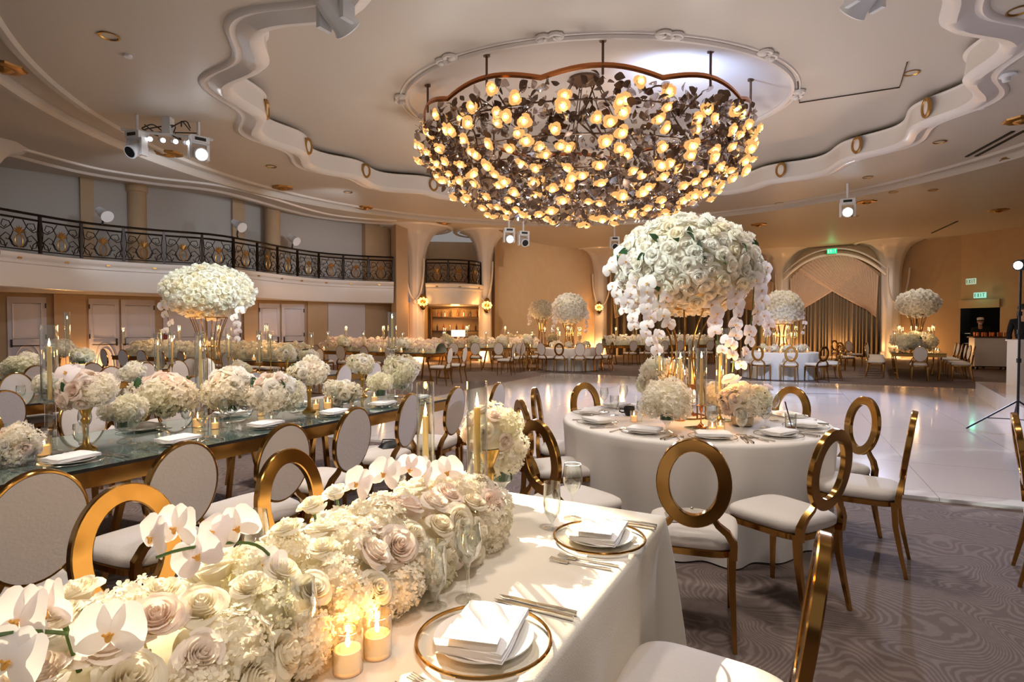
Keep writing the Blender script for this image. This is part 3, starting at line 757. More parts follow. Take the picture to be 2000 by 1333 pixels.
# square studs on the parapets
st = MB().box((0, 0, 0), (.09, .05, .07)).mesh('parapet_stud', M['giltm'], False)
def along(path, k, n):
    i = min(int((k + .5) / n * (len(path) - 1)), len(path) - 2); t = (path[i + 1] - path[i]).normalized(); return path[i], t
for k in range(12):
    p, t = along(BP, k, 12); o = Vector((t.y, -t.x, 0)) * .10
    q = obj('parapet_stud', st, None, TR(p.x + o.x, p.y + o.y, 3.17, math.atan2(t.y, t.x))); tag(q, f'small square bronze stud under the long balcony railing, {ORD[k]} from the near end', 'stud', 'parapet studs')
for k in range(3):
    p, t = along(BP2, k, 3); o = Vector((t.y, -t.x, 0)) * .10
    q = obj('parapet_stud', st, None, TR(p.x + o.x, p.y + o.y, 3.17, math.atan2(t.y, t.x))); tag(q, f'small bronze stud under the small balcony railing above the bar, {ORD[k]} one', 'stud', 'parapet studs')

# wrought-iron railing
def panel_me(w=1.0):
    b = MB()
    def tb(pts, r=.012): b.tube([(x * w, 0, z) for x, z in pts], r, 5)
    for z in (.06, .80): tb([(-.5, z), (.5, z)], .014)
    for s in (-1, 1):
        tb([(s * .1, .1), (s * .2, .3), (s * .12, .5), (s * .22, .7), (s * .36, .72), (s * .4, .6), (s * .33, .54), (s * .28, .6)])
        tb([(s * .47, .1), (s * .42, .3), (s * .3, .42), (s * .2, .36), (s * .23, .26), (s * .3, .28)])
        tb([(s * .47, .78), (s * .44, .5), (s * .46, .3), (s * .4, .12), (s * .3, .1), (s * .26, .18)])
        tb([(s * .02, .1), (s * .16, .15), (s * .22, .3)]); tb([(s * .1, .78), (s * .2, .6), (s * .34, .5), (s * .46, .55)])
        tb([(s * .3, .06), (s * .34, .2), (s * .46, .3)])
    return b.mesh('panel', M['iron'])
def emblem_me():
    b = MB()
    b.tube([(.085 * cos(a), -.01, .26 + .15 * sin(a)) for a in [2 * PI * q / 20 for q in range(20)]], .016, 6, True)
    for k in range(7):
        a = (k - 3) * .36; b.tube([(0, -.01, .43), (.09 * sin(a), -.02, .43 + .12 * cos(a)), (.19 * sin(a), -.02, .43 + .2 * cos(a) - .04 * abs(k - 3) * .3)], [.014, .022, .003], 5)
    return b.mesh('pineapple_emblem', M['giltm'])
PANEL, EMB = panel_me(), emblem_me()
POST = MB().box((0, 0, .46), (.06, .06, .92)).mesh('post', M['iron'], False)
def railing(path, n, label):
    t = thing('balcony_railing', label, 'railing')
    pts = resample(path, n)
    obj('handrail', MB().tube([(p.x, p.y, 4.27) for p in path[::3] + [path[-1]]], .035, 6).mesh('handrail', M['iron']), t)
    obj('upper_rail', MB().tube([(p.x, p.y, 4.14) for p in path[::3] + [path[-1]]], .02, 6).mesh('upper_rail', M['iron']), t)
    for i, p in enumerate(pts):
        d = pts[min(i + 1, n)] - pts[max(i - 1, 0)]
        obj('post', POST, t, TR(p.x, p.y, 3.32, math.atan2(d.y, d.x)))
    for p, q in zip(pts, pts[1:]):
        d = q - p; m = (p + q) / 2
        pn = obj('panel', PANEL, t, TR(m.x, m.y, 3.32, math.atan2(d.y, d.x), (d.length * .98, 1, 1)))
        obj('pineapple_emblem', EMB, pn, Matrix.Diagonal((1 / (d.length * .98), 1, 1, 1)))
railing(BP, 13, 'long wrought-iron railing with gilt pineapples along the curved balcony')
railing(BP2, 3, 'short wrought-iron railing with gilt pineapples on the small balcony above the bar')

# left wall: doors and pilasters
wd = (WL1 - WL0).normalized(); wn = Vector((wd.y, -wd.x, 0))
def wall_x(px):      # distance along the left wall where a column of the photo meets it
    k = (px - 1000) / F; # x = k*y
    return (WL0.x - k * WL0.y) / (k * wd.y - wd.x)
def door_leaf(name, px0, px1, h=2.34, handle=1, hinge=True):
    s0, s1 = wall_x(px0), wall_x(px1); w = s1 - s0; c = WL0 + wd * (s0 + s1) / 2 + wn * .03
    M4 = TR(c.x, c.y, 0, math.atan2(wd.y, wd.x))
    b = MB(); b.box((0, 0, h / 2), (w * .98, .05, h))
    d = obj(name, b.mesh(name, M['door'], False), None, M4, 'structure')
    m = MB()
    def fr(x0, z0, x1, z1, r=.02): m.tube([(x0, -.03, z0), (x1, -.03, z0), (x1, -.03, z1), (x0, -.03, z1)], r, 6, True)
    fr(-w * .36, 1.15, w * .36, h - .18); 
    for q in (.36, .28): m.tube([(w * q * cos(a), -.03, .25 + .75 * sin(a) * (q / .36)) for a in [PI * i / 12 for i in range(13)]] , .018, 6)
    obj('panel_moulding', m.mesh('panel_moulding', M['door']), d)
    m = MB(); m.box((handle * w * .4, -.05, 1.02), (.05, .03, .22)); m.tube([(handle * w * .4, -.07, .95), (-handle * w * .4, -.07, .95)], .015, 6)
    obj('push_bar', m.mesh('push_bar', M['iron_h']), d)
    if hinge:
        m = MB(); [m.box((-handle * w * .47, -.04, z), (.03, .03, .14)) for z in (.4, 1.2, 2.1)]; obj('hinge', m.mesh('hinge', M['iron_h'], False), d)
for k, (a, c, hd) in enumerate([(14, 92, -1), (173, 233, 1), (236, 303, -1), (318, 400, 1), (404, 470, -1), (505, 546, 1), (549, 594, -1)]): door_leaf('door_%d' % (k + 1), a, c, 2.34, hd)
def pil(px0, px1, z0, z1, mat, name, depth=.14):
    s0, s1 = wall_x(px0), wall_x(px1); c = WL0 + wd * (s0 + s1) / 2 + wn * depth / 2
    return struct(name, MB().box((0, 0, 0), (s1 - s0, depth, z1 - z0), 0, TR(c.x, c.y, (z0 + z1) / 2, math.atan2(wd.y, wd.x))), mat)
pil(106, 168, 0, 2.45, M['wall'], 'wall_pier_near'); pil(475, 502, 0, 2.45, M['wall'], 'wall_pier_mid'); pil(600, 638, 0, 2.45, M['wall'], 'wall_pier_end', .08)
pil(640, 712, 0, 2.40, M['door'], 'wall_panel_white', .05)
pil(161, 187, 3.25, 5.95, M['wall'], 'wall_pilaster_near'); pil(455, 478, 3.25, 5.95, M['wall'], 'wall_pilaster_far'); pil(708, 760, 3.25, 5.95, M['wall'], 'wall_pilaster_end', .3)
for k, (px, y) in enumerate([(269, 18.2), (533, 20.6)]):
    p = deep(px, 500, y); b = MB().lathe([(.26, 3.25), (.26, 5.72), (.30, 5.74), (.30, 5.95)], 24, (p.x, p.y, 0)); struct('column_balcony' + ('_near', '_far')[k], b, M['wall'], True)
o = obj('fire_alarm_pull', MB().box((0, 0, 0), (.12, .05, .16)).mesh('fire_alarm_pull', pm('red_plastic', '#8c2320', .4), False), None, None)
p = WL0 + wd * wall_x(321.5) + wn * .09; o.matrix_basis = TR(p.x, p.y, 1.16, math.atan2(wd.y, wd.x)); tag(o, 'small red fire alarm box on the wall between white doors', 'fire alarm')

# columns with flaring capitals
def column(name, p, r=.34, flare=1.35, z0=0):
    b = MB()
    prof = [(r * 1.05, z0), (r * 1.05, .25), (r * .95, .3), (r * .92, 2.6), (r * .95, 3.4)]
    for i in range(13):
        u = i / 12; prof.append((r * (.95 + (flare / r - .95) * (1 - math.sqrt(1 - u ** 2.4))), 3.4 + (ZC - 3.4) * (u ** .75)))
    b.lathe(prof, 40, (p[0], p[1], 0), flute=.03, nf=10); struct(name, b, M['plaster_w'], True)
    m = MB()
    for s in (-1, 1):
        pts = [(p[0] + s * r * 1.15 * math.sqrt(max(0, 1 - u ** 2)) * 1.0, p[1] - r * 1.02 - .12 * (1 - u), 4.3 - 1.7 * u) for u in [q / 10 for q in range(11)]]
        m.tube(pts, .04, 6)
    m.ball((p[0], p[1] - r * 1.05, 2.55), (.1, .06, .12))
    struct(name.replace('column', 'trim_swag'), m, M['plaster_w'], True)
column('column_bar', (-4.0, 24.05)); column('column_niche', (-1.18, 25.15), .3, 1.1)
column('column_panel', (4.75, 31.0), .42, 1.3); column('column_arch_left', (14.5, 31.0), .5, 1.5); column('column_arch_right', (18.35, 27.85), .45, 1.3)
column('column_near_left', (-12.05, 12.85), .26, 1.0)
b = MB(); b.box((-4.55, 23.25, 2.8), (.5, .5, 5.6), .6); struct('column_pier', b, M['wall'])
for nm, c, r, flr in (('trim_30', (-4.0, 24.05), 1.35, 0), ('trim_31', (-1.18, 25.15), 1.2, 0), ('trim_32', (4.75, 31.0), 1.4, 0), ('trim_33', (18.35, 27.85), 1.4, 0)):
    struct(nm, MB().lathe([(r, ZC - .02), (r + .12, ZC - .06), (r + .2, ZC), (r + .2, ZC + .02)], 40, (c[0], c[1], 0), cap=False), M['plaster_w'], True)
# sconces: gilt oval with glowing blossoms
sb = MB(); sb.ball((0, 0, 0), (.16, .05, .34), 16, 8)
for k in range(9): a = k * .7; sb.tube([(0, -.04, -.2), (.12 * cos(a), -.12 - .03 * k % 3, -.05 + .1 * sin(a)), (.16 * cos(a), -.2, .12 * sin(a))], .012, 5)
SB = sb.mesh('back_plate', M['gold']); SG = MB()
for k in range(9): a = k * .7; SG.ball((.17 * cos(a), -.22, .13 * sin(a)), .055, 8, 5)
SGL = SG.mesh('glowing_blossom', M['gilt_lamp'])
for px, py, y, lab in ((826, 590, 23.6, 'gilt oval wall sconce with glowing blossoms on the column beside the bar'), (951, 597, 24.75, 'gilt oval wall sconce with glowing blossoms on the column between bar and bare wall panel'), (1170, 601, 30.45, 'gilt oval wall sconce on the column beside the far drapes'), (1272, 640, 31.4, 'gilt oval wall sconce behind the big flower globe, over the drapes')):
    p = deep(px, py, y); t = thing('wall_sconce', lab, 'wall lamp', p, math.atan2(-p.y, -p.x) + PI / 2, 'gilt sconces')
    obj('back_plate', SB, t); obj('glowing_blossom', SGL, t)
    light('POINT', p + Vector((0, -.45, -.1)), 30, '#ffb060', .1)

# draped arches on the far wall
def drapes(p0, p1, top, name, lab, swags=True, n=160):
    p0, p1 = Vector(p0), Vector(p1); d = (p1 - p0); L = d.length; d.normalize(); nn = Vector((d.y, -d.x, 0))
    rnd = random.Random(3)
    def P(s, z, o): q = p0 + d * (s * L) + nn * o; return (q.x, q.y, z)
    def arch(s): return top - 1.15 * (abs(2 * s - 1) ** 2.2)
    b = MB()
    ph = [rnd.uniform(.6, 1.4) for _ in range(60)]
    b.grid(lambda u, v: P(u, v * (arch(u) - .02), .28 + .09 * sin(u * 2 * PI * 24 + 1.5 * sin(u * 31)) * (.6 + .4 * (1 - v))), n * 2, 6)
    t = thing(name, lab, 'curtain'); obj('curtain_panel', b.mesh('curtain_panel', M['drape'], ang=3), t)
    if swags:
        for sgn in (0, 1):
            def fn(u, v, sgn=sgn):
                s_top = .9 * u; x0 = s_top; z0 = arch(s_top) - .02
                xb, zb = .02 + .10 * u, 1.95 + .38 * u      # gathered at the side
                k = v; s = x0 + (xb - x0) * k; z = z0 + (zb - z0) * k
                z -= .06 * sin(PI * k) * u
                if sgn: s = 1 - s
                return P(s, z, .45 + .06 * sgn + .05 * sin(u * 2 * PI * 26) * (1 - .6 * k))
            b = MB(); b.grid(fn, n * 2, 24); obj('sheer_swag', b.mesh('sheer_swag', M['sheer'], ang=3), t)
    return P, arch
P5, arch5 = drapes((14.95, 30.65, 0), (18.0, 28.1, 0), 5.15, 'draped_arch', 'sheer crossed swags over brown drapes in the arch by the exit sign')
drapes((5.3, 31.0, 0), (13.9, 31.0, 0), 5.0, 'draped_wall', 'brown drapes with sheer swags on the far wall behind the big flower globe')
b = MB()
for dz, r in ((0.0, .07), (.28, .045)):
    b.tube([P5(u * 1.16 - .08, arch5(min(max(u, 0), 1)) + dz - (.0), .5) for u in [q / 24 for q in range(25)]], r, 8)
struct('trim_40', b, M['plaster_w'], True)
def exit_sign(p, face, lab, w=.36, h=.19, col='exit_g', let='exit_w', invert=False):
    t = thing('exit_sign', lab, 'exit sign', p, math.atan2(face[1], face[0]) + PI / 2)
    obj('panel', MB().box((0, 0, 0), (w, .05, h)).mesh('panel', M[col], False), t)
    m = MB(); x = -w * .36; lh, lw = h * .62, w * .13; y = -.03
    def bar(cx, cz, dx, dz, rot=0): m.box((0, 0, 0), (dx, .01, dz), 0, Matrix.Translation((cx, y, cz)) @ Matrix.Rotation(rot, 4, 'Y'))
    t_ = w * .035
    for k, chx in enumerate('EXIT'):
        cx = -w * .33 + k * w * .22
        if chx == 'E':
            bar(cx - lw / 2, 0, t_, lh)
            for z in (-1, 0, 1): bar(cx, z * (lh / 2 - t_ / 2), lw, t_)
        elif chx == 'X':
            a = math.atan2(lw, lh); Ld = math.hypot(lw, lh)
            bar(cx, 0, t_, Ld * .98, a); bar(cx, 0, t_, Ld * .98, -a)
        elif chx == 'I': bar(cx, 0, t_, lh)
        else: bar(cx, lh / 2 - t_ / 2, lw * 1.2, t_); bar(cx, 0, t_, lh)
    obj('lettering', m.mesh('lettering', M[let], False), t); return t
p = deep(1625, 491, 28.3); exit_sign(p, (-.55, -.83), 'glowing green EXIT sign at the top of the draped arch', .42, .24); light('POINT', p + Vector((-.2, -.3, 0)), 2.5, '#30ff9a', .1)
p = deep(1897, 550, 25.35); exit_sign(p, (-.95, -.3), 'pale EXIT sign high on the wall above the service door', .42, .26, 'exit_p', 'exit_d')
p = deep(1914, 577, 24.7); exit_sign(p, (-.95, -.3), 'lit green EXIT sign on the lintel of the dark service doorway', .48, .24, 'exit_q', 'exit_d'); light('POINT', p + Vector((-.35, -.15, -.05)), 2.5, '#60ffc0', .1)
# bar niche: shelves with bottles
b = thing('bar_shelf', 'gilt bar shelving with lit bottles in the niche under the small balcony', 'shelf', (-2.6, 26.9, 0))
for z in (.95, 1.3, 1.95, 2.35):
    obj('shelf_board', MB().box((0, 0, z), (2.3, .35, .04)).mesh('shelf_board', M['wood'], False), b)
for x in (-1.15, 1.15): obj('side_panel', MB().box((x, 0, 1.2), (.06, .35, 2.4)).mesh('side_panel', M['giltm'], False), b)
bt = MB().lathe([(.04, 0), (.042, .18), (.03, .22), (.013, .25), (.013, .32)], 12); BT = [bt.mesh('bottle', M['bottle']), bt.mesh('bottle', M['orange_drink']), bt.mesh('bottle', M['silver'])]
for k in range(14):
    o = obj('bottle', BT[k % 3], None, TR(-3.5 + (k % 7) * .3 + .05 * (k > 6), 26.88, 1.325 if k < 7 else 1.975))
    tag(o, f'{["brown glass", "amber", "silver"][k % 3]} bottle on the {"lower" if k < 7 else "upper"} lit bar shelf, {ORD[k % 7]} along', 'bottle', 'bar bottles')
bc = thing('bar_counter', 'dark bar counter in the niche behind the far long tables', 'bar', (-2.5, 25.7, 0)); obj('counter_top', MB().box((0, 0, 1.02), (2.4, .55, .05)).mesh('counter_top', M['wood'], False), bc); obj('front_panel', MB().box((0, .05, .5), (2.3, .4, 1.0)).mesh('front_panel', M['giltm'], False), bc)
o = obj('lit_menu_sign', MB().box((-2.4, 25.6, 1.21), (.62, .04, .3)).mesh('lit_menu_sign', emit_mat('sign_glow', '#fff0d8', 1.6), False)); tag(o, 'small bright white sign board standing on the bar counter', 'sign')
light('POINT', (-2.6, 26.3, 2.2), 60, '#ffb868', .2)
# ------------------------------------------------------------------ tables
def rounded_rect(a0, a1, b0, b1, r=.05, step=.03):
    pts = []
    def seg(p, q):
        n = max(2, int((Vector(q) - Vector(p)).length / step))
        for i in range(n): pts.append(tuple(Vector(p).lerp(Vector(q), i / n)))
    def arc(cx, cy, t0):
        for i in range(8): t = t0 + PI / 2 * i / 8; pts.append((cx + r * cos(t), cy + r * sin(t)))
    seg((a0 + r, b0), (a1 - r, b0)); arc(a1 - r, b0 + r, -PI / 2); seg((a1, b0 + r), (a1, b1 - r)); arc(a1 - r, b1 - r, 0)
    seg((a1 - r, b1), (a0 + r, b1)); arc(a0 + r, b1 - r, PI / 2); seg((a0, b1 - r), (a0, b0 + r)); arc(a0 + r, b0 + r, PI)
    return pts
def drape_mb(pts, zt, zb, fold, flare=.03, rows=14, lift=None, er=.02):
    """cloth over a table top with outline pts (2D, counter-clockwise); fold(s, p) -> outward fold at the hem"""
    n = len(pts); P = [Vector((*p, 0)) for p in pts]; c = sum(P, Vector()) / n; s = 0; S = [0]
    for i in range(n - 1): s += (P[i + 1] - P[i]).length; S.append(s)
    N = []
    for i in range(n):
        t = (P[(i + 1) % n] - P[i - 1]).normalized(); N.append(Vector((t.y, -t.x, 0)))
    fo = [fold(S[i] / (s + 1e-9), P[i]) for i in range(n)]
    vs = [(c.x, c.y, zt)]
    loops = []
    for k in (.5, .9): loops.append([(c.lerp(P[i], k).x, c.lerp(P[i], k).y, zt) for i in range(n)])
    for q in range(4):
        a = PI / 2 * q / 3; loops.append([(P[i] - N[i] * er * (1 - sin(a))).to_tuple()[:2] + (zt - er * (1 - cos(a)),) for i in range(n)])
    for j in range(1, rows + 1):
        v = j / rows; L = []
        for i in range(n):
            o = flare * v + fo[i] * (v ** .75); z = zt - er - (zt - er - zb - (lift(P[i]) if lift else 0)) * v
            q = P[i] + N[i] * o; L.append((q.x, q.y, z))
        loops.append(L)
    for L in loops: vs += L
    fs = [(0, 1 + i, 1 + (i + 1) % n) for i in range(n)]
    for j in range(len(loops) - 1):
        for i in range(n): fs.append((1 + j * n + i, 1 + (j + 1) * n + i, 1 + (j + 1) * n + (i + 1) % n, 1 + j * n + (i + 1) % n))
    return MB().add(vs, fs)
ZT = .76
def to_ab(mb): mb.v = [tuple(ab(v[0], v[1], v[2])) for v in mb.v]; mb.f = [f[::-1] for f in mb.f]; return mb
def cloth_table(name, label, outline, world, r_in=None, cloth_label='', amp=.03, nf=30, mat='cloth2', lift=None, seed=0, er=.02, corners=None, flare=.03):
    rnd = random.Random(seed); ph = [rnd.uniform(0, 6) for _ in range(6)]
    def fold(u, p):
        f = amp * (.55 * sin(2 * PI * nf * u + ph[0] + 1.2 * sin(2 * PI * 3 * u + ph[1])) + .3 * sin(2 * PI * (nf * .53 // 1) * u + ph[2]) + .25 * sin(2 * PI * (nf * 1.7 // 1) * u + ph[3]))
        if corners:
            for cx, cy in corners:
                d = (p - Vector((cx, cy, 0))).length; f += .085 * math.exp(-(d / .05) ** 2) - .03 * math.exp(-((d - .13) / .06) ** 2)
        return f
    b = drape_mb(outline, ZT, .012, fold, lift=lift, er=er, flare=flare)
    if not world: to_ab(b)
    o = obj('tablecloth', b.mesh('tablecloth', M[mat], ang=2), None); tag(o, cloth_label, 'tablecloth', 'tablecloths'); return o

# --- the foreground table
T0 = dict(a0=-.75, a1=2.18, b0=-1.55, b1=-.49)
cs = [(T0['a1'] - .01, T0['b0'] + .01), (T0['a1'] - .01, T0['b1'] - .01), (T0['a0'], T0['b0']), (T0['a0'], T0['b1'])]
cloth_table('banquet_table', '', rounded_rect(T0['a0'], T0['a1'], T0['b0'], T0['b1'], .03), False, cloth_label='cream tablecloth on the nearest table, under the long rose runner', amp=.022, nf=24, mat='cloth', seed=2, corners=cs)
def under_table(label, c, rz, L, W, rnd_=False):
    t = thing('banquet_table', label, 'table', c, rz, 'tables under cloths')
    b = MB()
    if rnd_: b.lathe([(W, .722), (W, .742)], 40)
    else: b.box((0, 0, .73), (L, W, .022))
    obj('tabletop', b.mesh('tabletop', M['wood'], False), t)
    for i, (x, y) in enumerate(((-.7, -.7), (.7, -.7), (.7, .7), (-.7, .7))):
        k = .5 if rnd_ else 1
        obj('leg', MB().tube([(x * (L / 2 if not rnd_ else W * .6), y * (W / 2 if not rnd_ else W * .6), 0), (x * (L / 2 if not rnd_ else W * .6), y * (W / 2 if not rnd_ else W * .6), .72)], .02, 8).mesh('leg', M['dark']), t)
    return t
c = ab((T0['a0'] + T0['a1']) / 2, (T0['b0'] + T0['b1']) / 2); under_table('long table hidden under the cream cloth nearest the camera', c, ROT_A, T0['a1'] - T0['a0'] - .06, T0['b1'] - T0['b0'] - .06)
# --- round table in the middle
R1 = Vector((1.39, 4.43, 0)); RR = .99
circ = lambda c, r, n=200: [(c[0] + r * cos(2 * PI * i / n), c[1] + r * sin(2 * PI * i / n)) for i in range(n)]
cloth_table('', '', circ(R1, RR, 260), True, cloth_label='white tablecloth on the round table under the big flower globe', amp=.062, nf=13, seed=5, er=.025, flare=-.05)
under_table('round table hidden under the white cloth below the big flower globe', R1, 0, 1, RR - .06, True)

# --- mirror-topped gilt tables
def mirror_table(label, a0, a1, b0, b1, nleg=4, rot=None, cen=None):
    L, W = a1 - a0, b1 - b0
    c = ab((a0 + a1) / 2, (b0 + b1) / 2) if cen is None else Vector(cen)
    t = thing('mirror_table', label, 'table', c, ROT_A if rot is None else rot, 'mirror-topped gilt tables')
    obj('tabletop', MB().box((0, 0, ZT - .008), (L, W, .016)).mesh('tabletop', M['mirror'], False), t)
    b = MB(); e = .004
    for s in (-1, 1): b.box((0, s * (W / 2 + .003), ZT - .009), (L + .012, .006, .018)); b.box((s * (L / 2 + .003), 0, ZT - .009), (.006, W, .018))
    obj('edge_band', b.mesh('edge_band', M['dark'], False), t)
    b = MB()
    for s in (-1, 1): b.box((0, s * (W / 2 - .02), ZT - .061), (L - .02, .03, .088)); b.box((s * (L / 2 - .02), 0, ZT - .061), (.03, W - .06, .088))
    obj('apron', b.mesh('apron', M['gold'], False), t)
    for i in range(nleg):
        x = -L / 2 + .3 + (L - .6) * i / (nleg - 1)
        for s in (-1, 1):
            b = MB()
            for q in (-1, 1): b.tube([(x + q * .18, s * (W / 2 - .16), 0), (x + q * .05, s * (W / 2 - .1), ZT - .104)], .022, 4)
            b.box((x, s * (W / 2 - .16), .012), (.42, .05, .024))
            obj('leg', b.mesh('leg', M['gold'], ang=.5), t)
    return t
mirror_table('long mirror-topped gilt table right behind the white oval chairs', .2, 4.78, -4.34, -3.24)
mirror_table('second mirror-topped gilt table behind the first, under the smaller tall globe', .6, 7.0, -7.55, -6.45, 5)

# ------------------------------------------------------------------ chairs
fb = Vector((B2[0], B2[1], 0)); fa = Vector((A2[0], A2[1], 0))
chair(ab(1.58, -.25), -fb, 'gilt open-back chair with white seat tucked at the nearest cloth corner, ring seen edge-on', 'chairs at the nearest table', True)
for k, (px, py) in enumerate([(238, 945), (557, 877)]):
    chair(chair_top(px, py, fb), fb, f'gilt open-ring chair on the far side of the flower runner, {["nearer", "farther"][k]} of the two', 'chairs at the nearest table', True)
# right row of the mirror table
tops = [(75, 918), (362, 862), (560, 827), (695, 795), (803, 768), (893, 755), (975, 747)]
for k, (px, py) in enumerate(tops):
    f = (-fb + fa * [.02, .0, .03, -.05, -.16, -.1, -.12][k]).normalized()
    chair(chair_top(px, py, f), f, f'white oval-back gilt chair along the near side of the mirror table, {ORD[k]} from the camera', 'oval chairs at the mirror table')
for k, a in enumerate([.9, 1.62, 2.3, 3.0, 3.65, 4.3]):
    p = ab(a, -4.62 - .02 * (k % 2)); f = (fb + fa * [.05, -.1, .08, -.04, .1, 0][k]).normalized()
    chair(p, f, f'white oval-back gilt chair on the far side of the mirror table, {ORD[k]} from the camera', 'oval chairs at the mirror table', k in (1,))
# around the round table
def dirto(p, q=R1): d = (q - p); d.z = 0; return d.normalized()
R1C = [((1355, 857), (.30, .95), 'gilt open-ring chair holding a silver clutch at the round table'),
       ((1634, 838), (-.50, .86), 'gilt open-ring chair at the round table, turned aside with the cloth over its seat edge'),
       ((1788, 803), (-.80, .60), 'gilt open-ring chair at the round table, farthest out on the dance floor side'),
       ((1692, 775), (-.98, -.12), 'gilt open-ring chair at the round table, standing behind the one with covered seat edge'),
       ((1548, 755), (-.80, -.60), 'gilt open-ring chair behind the round table beside the amber drink'),
       ((1345, 745), (-.10, -1), 'gilt open-ring chair directly behind the candles of the round table'),
       ((1140, 747), (.5, -.86), 'gilt open-ring chair facing the camera at the far edge of the round table'),
       ((1043, 757), (.97, -.22), 'gilt open-ring chair seen edge-on beside the dance floor, farther of two'),
       ((1015, 780), (.96, .28), 'gilt open-ring chair seen edge-on behind the flower vase, nearer of two'),
       ((1046, 820), (.80, .60), 'gilt open-ring chair right behind the foreground vases, seat towards the round table')]
for (px, py), f, lab in R1C: chair(chair_top(px, py, f), f, lab, 'ring chairs at the round table', True)
o = chair_top(1980, 806, (.80, -.60)); chair(o, (.80, -.60), 'gilt open-ring chair cut off by the frame, beside the light stand foot', 'lone ring chairs', True)

# --- second mirror table and those beyond
for k, (px, py) in enumerate([(30, 728), (130, 721), (215, 715), (284, 708), (346, 703), (402, 698)]):
    f = (fb + fa * random.uniform(-.12, .12)).normalized()
    chair(chair_top(px, py, f), f, f'white oval-back chair on the far side of the second mirror table, {ORD[k]} from the camera', 'oval chairs at the second mirror table')
for k, a in enumerate([2.1, 3.0, 3.7, 4.4, 5.1, 5.8, 6.5]):
    f = (-fb + fa * random.uniform(-.15, .15)).normalized()
    chair(ab(a, -6.02 + .06 * (k % 2)), f, f'gilt chair on the near side of the second mirror table, {ORD[k]} from the camera', 'near-side chairs at the second mirror table', k in (1,))
def far_table(label, p, q, W=1.1, mirror=True):
    """long table from p to q (floor points on its middle line)"""
    p, q = Vector(p), Vector(q); d = q - p; c = (p + q) / 2
    return mirror_table(label, 0, d.length, 0, W, 3, math.atan2(d.y, d.x), c), d.normalized(), d.length, c
FAR = []
for lab, p, q in (('long table with the glowing flower runner before the white doors', (-9.9, 15.0, 0), (-4.3, 12.2, 0)),
                  ('long flower-covered table behind the glowing one, towards the bar', (-5.9, 18.2, 0), (-1.9, 16.0, 0)),
                  ('narrow-looking flower-covered table nearest the bar', (-2.7, 20.3, 0), (1.0, 20.3, 0)),
                  ('flower-decked table under the small round globe by the bare wall panel', (-.6, 23.6, 0), (2.0, 24.2, 0)),
                  ('long table behind the orchids, before the brown drapes', (3.6, 23.0, 0), (8.4, 24.0, 0))):
    FAR.append(far_table(lab, p, q))
FAR.append(far_table('long mirror table with a tall globe near the service door', (11.25, 15.85, 0), (14.0, 20.2, 0), 1.25))
FAR.append(far_table('third mirror table beside the near wall pier with green-white hydrangeas', tuple(ab(3.0, -10.4)), tuple(ab(6.6, -10.4))))
def row(i, side, n, off, lab, grp, skip=(), ob=(), jit=.06, u0=.1, u1=.9):
    t, d, L, c = FAR[i]; nrm = Vector((-d.y, d.x, 0)) * side
    for k in range(n):
        if k in skip: continue
        p = c + d * L * (u0 + (u1 - u0) * (k + .5) / n - .5) + nrm * off; f = (-nrm + d * random.uniform(-.15, .15)).normalized()
        chair(p, f, f'{lab}, {ORD[k]} in line', grp, k in ob)
row(0, -1, 7, .98, 'brown-lit oval chair this side of the glowing runner table', 'chairs at the glowing runner table')
row(0, 1, 7, .98, 'oval chair beyond the glowing runner table by the doors', 'chairs at the glowing runner table')
row(1, -1, 4, .95, 'white oval chair this side of the flower table towards the bar', 'chairs at the flower table towards the bar')
row(2, -1, 4, .95, 'white oval chair this side of the table nearest the bar', 'chairs at the table nearest the bar')
row(3, -1, 3, .95, 'gilt ring chair at the table by the bare wall panel', 'chairs by the bare wall panel', ob=(0, 1, 2))
row(4, -1, 6, .95, 'white oval chair at the table before the brown drapes', 'chairs before the brown drapes')
row(5, 1, 6, 1.0, 'gilt oval chair, drape side of the table near the service door', 'chairs at the table near the service door', u0=.0, u1=1)
row(5, -1, 6, 1.0, 'gilt oval chair, wall side of the table near the service door', 'chairs at the table near the service door', u0=.0, u1=1)
row(6, -1, 4, .95, 'brown-lit oval chair at the third mirror table by the wall', 'chairs at the third mirror table')
t, d, L, c = FAR[5]
chair(c - d * (L / 2 + .38), d, 'round-looking white chair back at the near end of the mirror table near the service door', 'chairs at the table near the service door')
# chairs seen white at the edge of the dance floor
for (px, py), f, lab in (((880, 679), (-.95, .3), 'bright white oval chair back on the dance floor edge, nearest the tall candle'), ((909, 677), (-.95, .3), 'bright white oval chair back on the dance floor edge, just behind another'),
                         ((1004, 672), (-.95, .3), 'bright white oval chair turned sideways by the dance floor, first of the pair'), ((1022, 670), (-.95, .3), 'bright white oval chair turned sideways by the dance floor, second of the pair')):
    chair(chair_top(px, py, f), f, lab, 'bright chairs on the dance floor edge')
